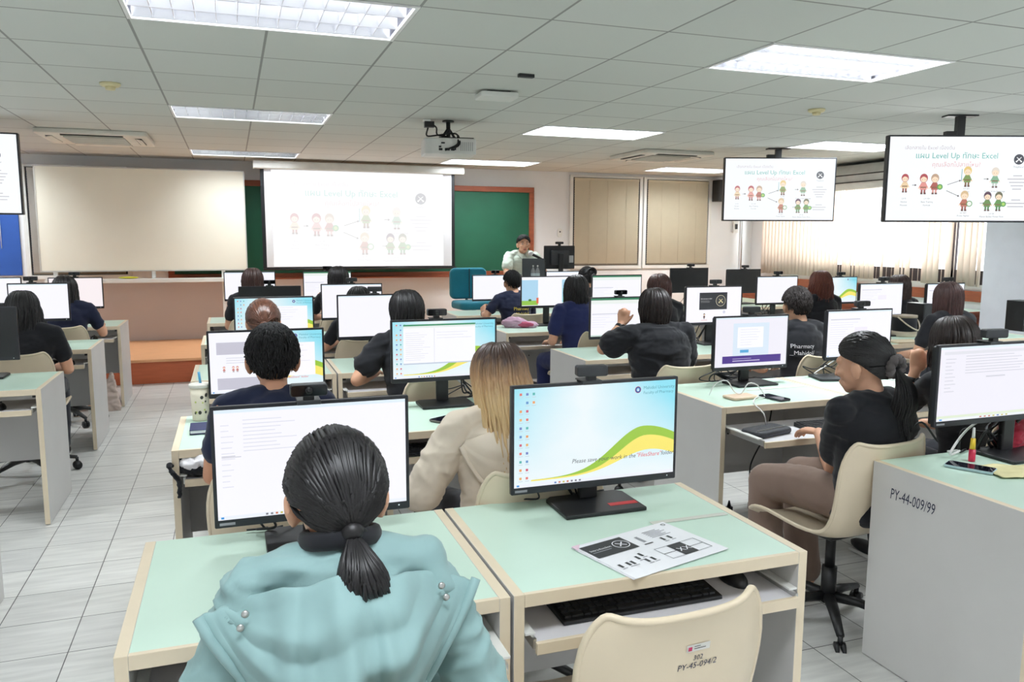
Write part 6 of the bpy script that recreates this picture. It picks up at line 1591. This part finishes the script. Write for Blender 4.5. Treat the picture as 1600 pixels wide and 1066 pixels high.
# ------------------------------------------------------------------ ceiling and wall fittings
p = PY(703, 226, 6.55); a = PY(664, 212, 6.4); b = PY(748, 238, 6.4)
t = thing('projector', 'white ceiling projector on a black bracket with dangling leads', 'projector', (p.x, 6.6, CEIL), -.12)
zb = PY(700, 240, 6.4).z - CEIL; zt = PY(700, 214, 6.4).z - CEIL; hw = .215
M_proj = mat('projector_shell', (226, 224, 220), .4)
mb = MB(); mb.rbox((-hw, -.15, zb), (hw, .17, zt), .03, M_proj, 'z', 5); mb.build('body', t, bevel=.012, bseg=3)
mb = MB()
for x, z_, w_, h_ in ((-.1, .03, .03, .018), (-.1, .055, .02, .012), (-.05, .03, .04, .02), (0, .03, .03, .014), (.03, .035, .012, .03), (-.08, .085, .03, .012)): mb.box((x, -.153, zb + z_), (x + w_, -.149, zb + z_ + h_), M_black)
mb.build('port', t)
mb = MB()
for i in range(7): mb.box((.08 + i * .016, -.152, zb + .03), (.086 + i * .016, -.149, zt - .03), mat('vent_grey', (170, 168, 166), .5))
mb.build('vent', t)
mb = MB(); mb.cyl((0, 0, zt), (0, 0, -.0), .018, M_black, 14); mb.lathe([(0, -.012), (.05, -.012), (.05, 0), (0, 0)], M_black, 20); mb.box((-.09, -.1, zt), (.2, .06, zt + .012), M_black); mb.tube([(-.06, -.06, zt + .01), (0, 0, zt + .1), (.07, .05, zt + .01)], .012, M_black, 8); mb.build('ceiling_bracket', t, bevel=.002)
for pts in (((-.17, .0, -.06), (-.18, .0, zt + .03), (-.1, -.05, zt + .03), (.05, -.1, zt + .04), (.07, -.16, zt - .05), (0, -.165, zb + .04)), ((-.14, 0, -.03), (-.1, 0, -.06), (-.09, 0, zt + .04), (0, -.05, zt + .02)), ((.06, -.12, zt + .02), (.05, -.17, zb + .08), (-.05, -.16, zb + .03))):
    mb = MB(); mb.tube(bez(pts, 24), .007, M_black, 8); mb.build('lead', t)
mb = MB(); mb.box((-.2, -.03, -.06), (-.12, .03, -.012), M_black); mb.box((-.21, -.035, -.012), (-.15, .03, 0), M_white); mb.build('power_adapter', t)
p = PZ(776, 144, CEIL); t = thing('wireless_access_point', 'white rectangular box fixed to the ceiling before the projector', 'access point', (p.x, p.y, CEIL), -.05)
mb = MB(); mb.rbox((-.13, -.1, -.045), (.13, .1, -.012), .02, M_white); mb.build('casing', t, bevel=.006); mb = MB(); mb.box((-.08, -.06, -.012), (.08, .06, 0), M_dark); mb.build('mount', t)
p = PZ(822, 116, CEIL); mb = MB(); mb.rbox((-.05, -.02, -.02), (.05, .02, 0), .008, M_black); tag(mb.build('motion_sensor', bevel=.003, loc=(p.x, p.y, CEIL)), 'small black rectangular sensor on the ceiling near the top centre', 'sensor')
for u, v, lb in ((172, 130, 'cream round smoke detector on the ceiling at upper left'), (1276, 171, 'cream round smoke detector on the ceiling below the bright right light')):
    p = PZ(u, v, CEIL); t = thing('smoke_detector', lb, 'smoke detector', (p.x, p.y, CEIL)); mc_ = mat('detector_cream', (226, 214, 170), .5)
    mb = MB(); mb.lathe([(0, 0), (.062, 0), (.062, -.012), (.05, -.022), (0, -.022)], mc_, 28); mb.build('base', t); mb = MB(); mb.lathe([(0, -.022), (.032, -.022), (.028, -.042), (0, -.044)], mc_, 24); mb.build('sensor_head', t)
t = thing('wall_speaker', 'black loudspeaker high on the front wall behind the further television', 'speaker', (7.26, 10.74, 2.14))
mb = MB(); mb.box((-.13, -.09, 0), (.13, .09, .33), M_black); mb.build('cabinet', t, bevel=.008)
mb = MB(); mb.box((-.115, -.096, .015), (.115, -.09, .315), M_dark); mb.build('grille', t, bevel=.003); mb = MB(); mb.box((-.03, .09, .12), (.03, .165, .2), M_black); mb.build('wall_bracket', t)
t = thing('wall_thermostat', 'small white oval control on the wall right of the chalkboard', 'thermostat', (4.58, YF - .001, 1.58))
mb = MB(); mb.rbox((-.04, -.022, .0), (.04, 0, .13), .035, M_white, 'y', 8); mb.build('casing', t, bevel=.004); mb = MB(); mb.disc(0, .08, .012, -.023, M_dark); mb.keep = True; mb.build('dial', t); mb = MB(); mb.rbox((-.03, -.02, -.12), (.03, 0, -.05), .01, M_white, 'y'); mb.build('switch', t)
# low cabinets along the window wall
t = thing('side_cabinet', 'low cabinet with brown frame and pale green panels below the windows', 'cabinet', (7.62, 8.4, 0))
mb = MB(); mb.box((-.3, -1.9, .0), (.29, 1.9, .74), M_brown); mb.build('body', t, bevel=.003); mb = MB(); mb.box((-.33, -1.95, .74), (.3, 1.95, .78), M_mint, faces={'x-': M_brown, 'y-': M_brown}); mb.build('worktop', t)
for i in range(5):
    y0 = -1.86 + i * .75; mb = MB(); mb.box((-.312, y0 + .06, .08), (-.3, y0 + .66, .68), M_mint); d_ = mb.build('door', t, bevel=.002); mb = MB(); mb.cyl((-.325, y0 + .12, .4), (-.312, y0 + .12, .4), .01, M_metal, 10); mb.build('knob', d_)
# nothing more
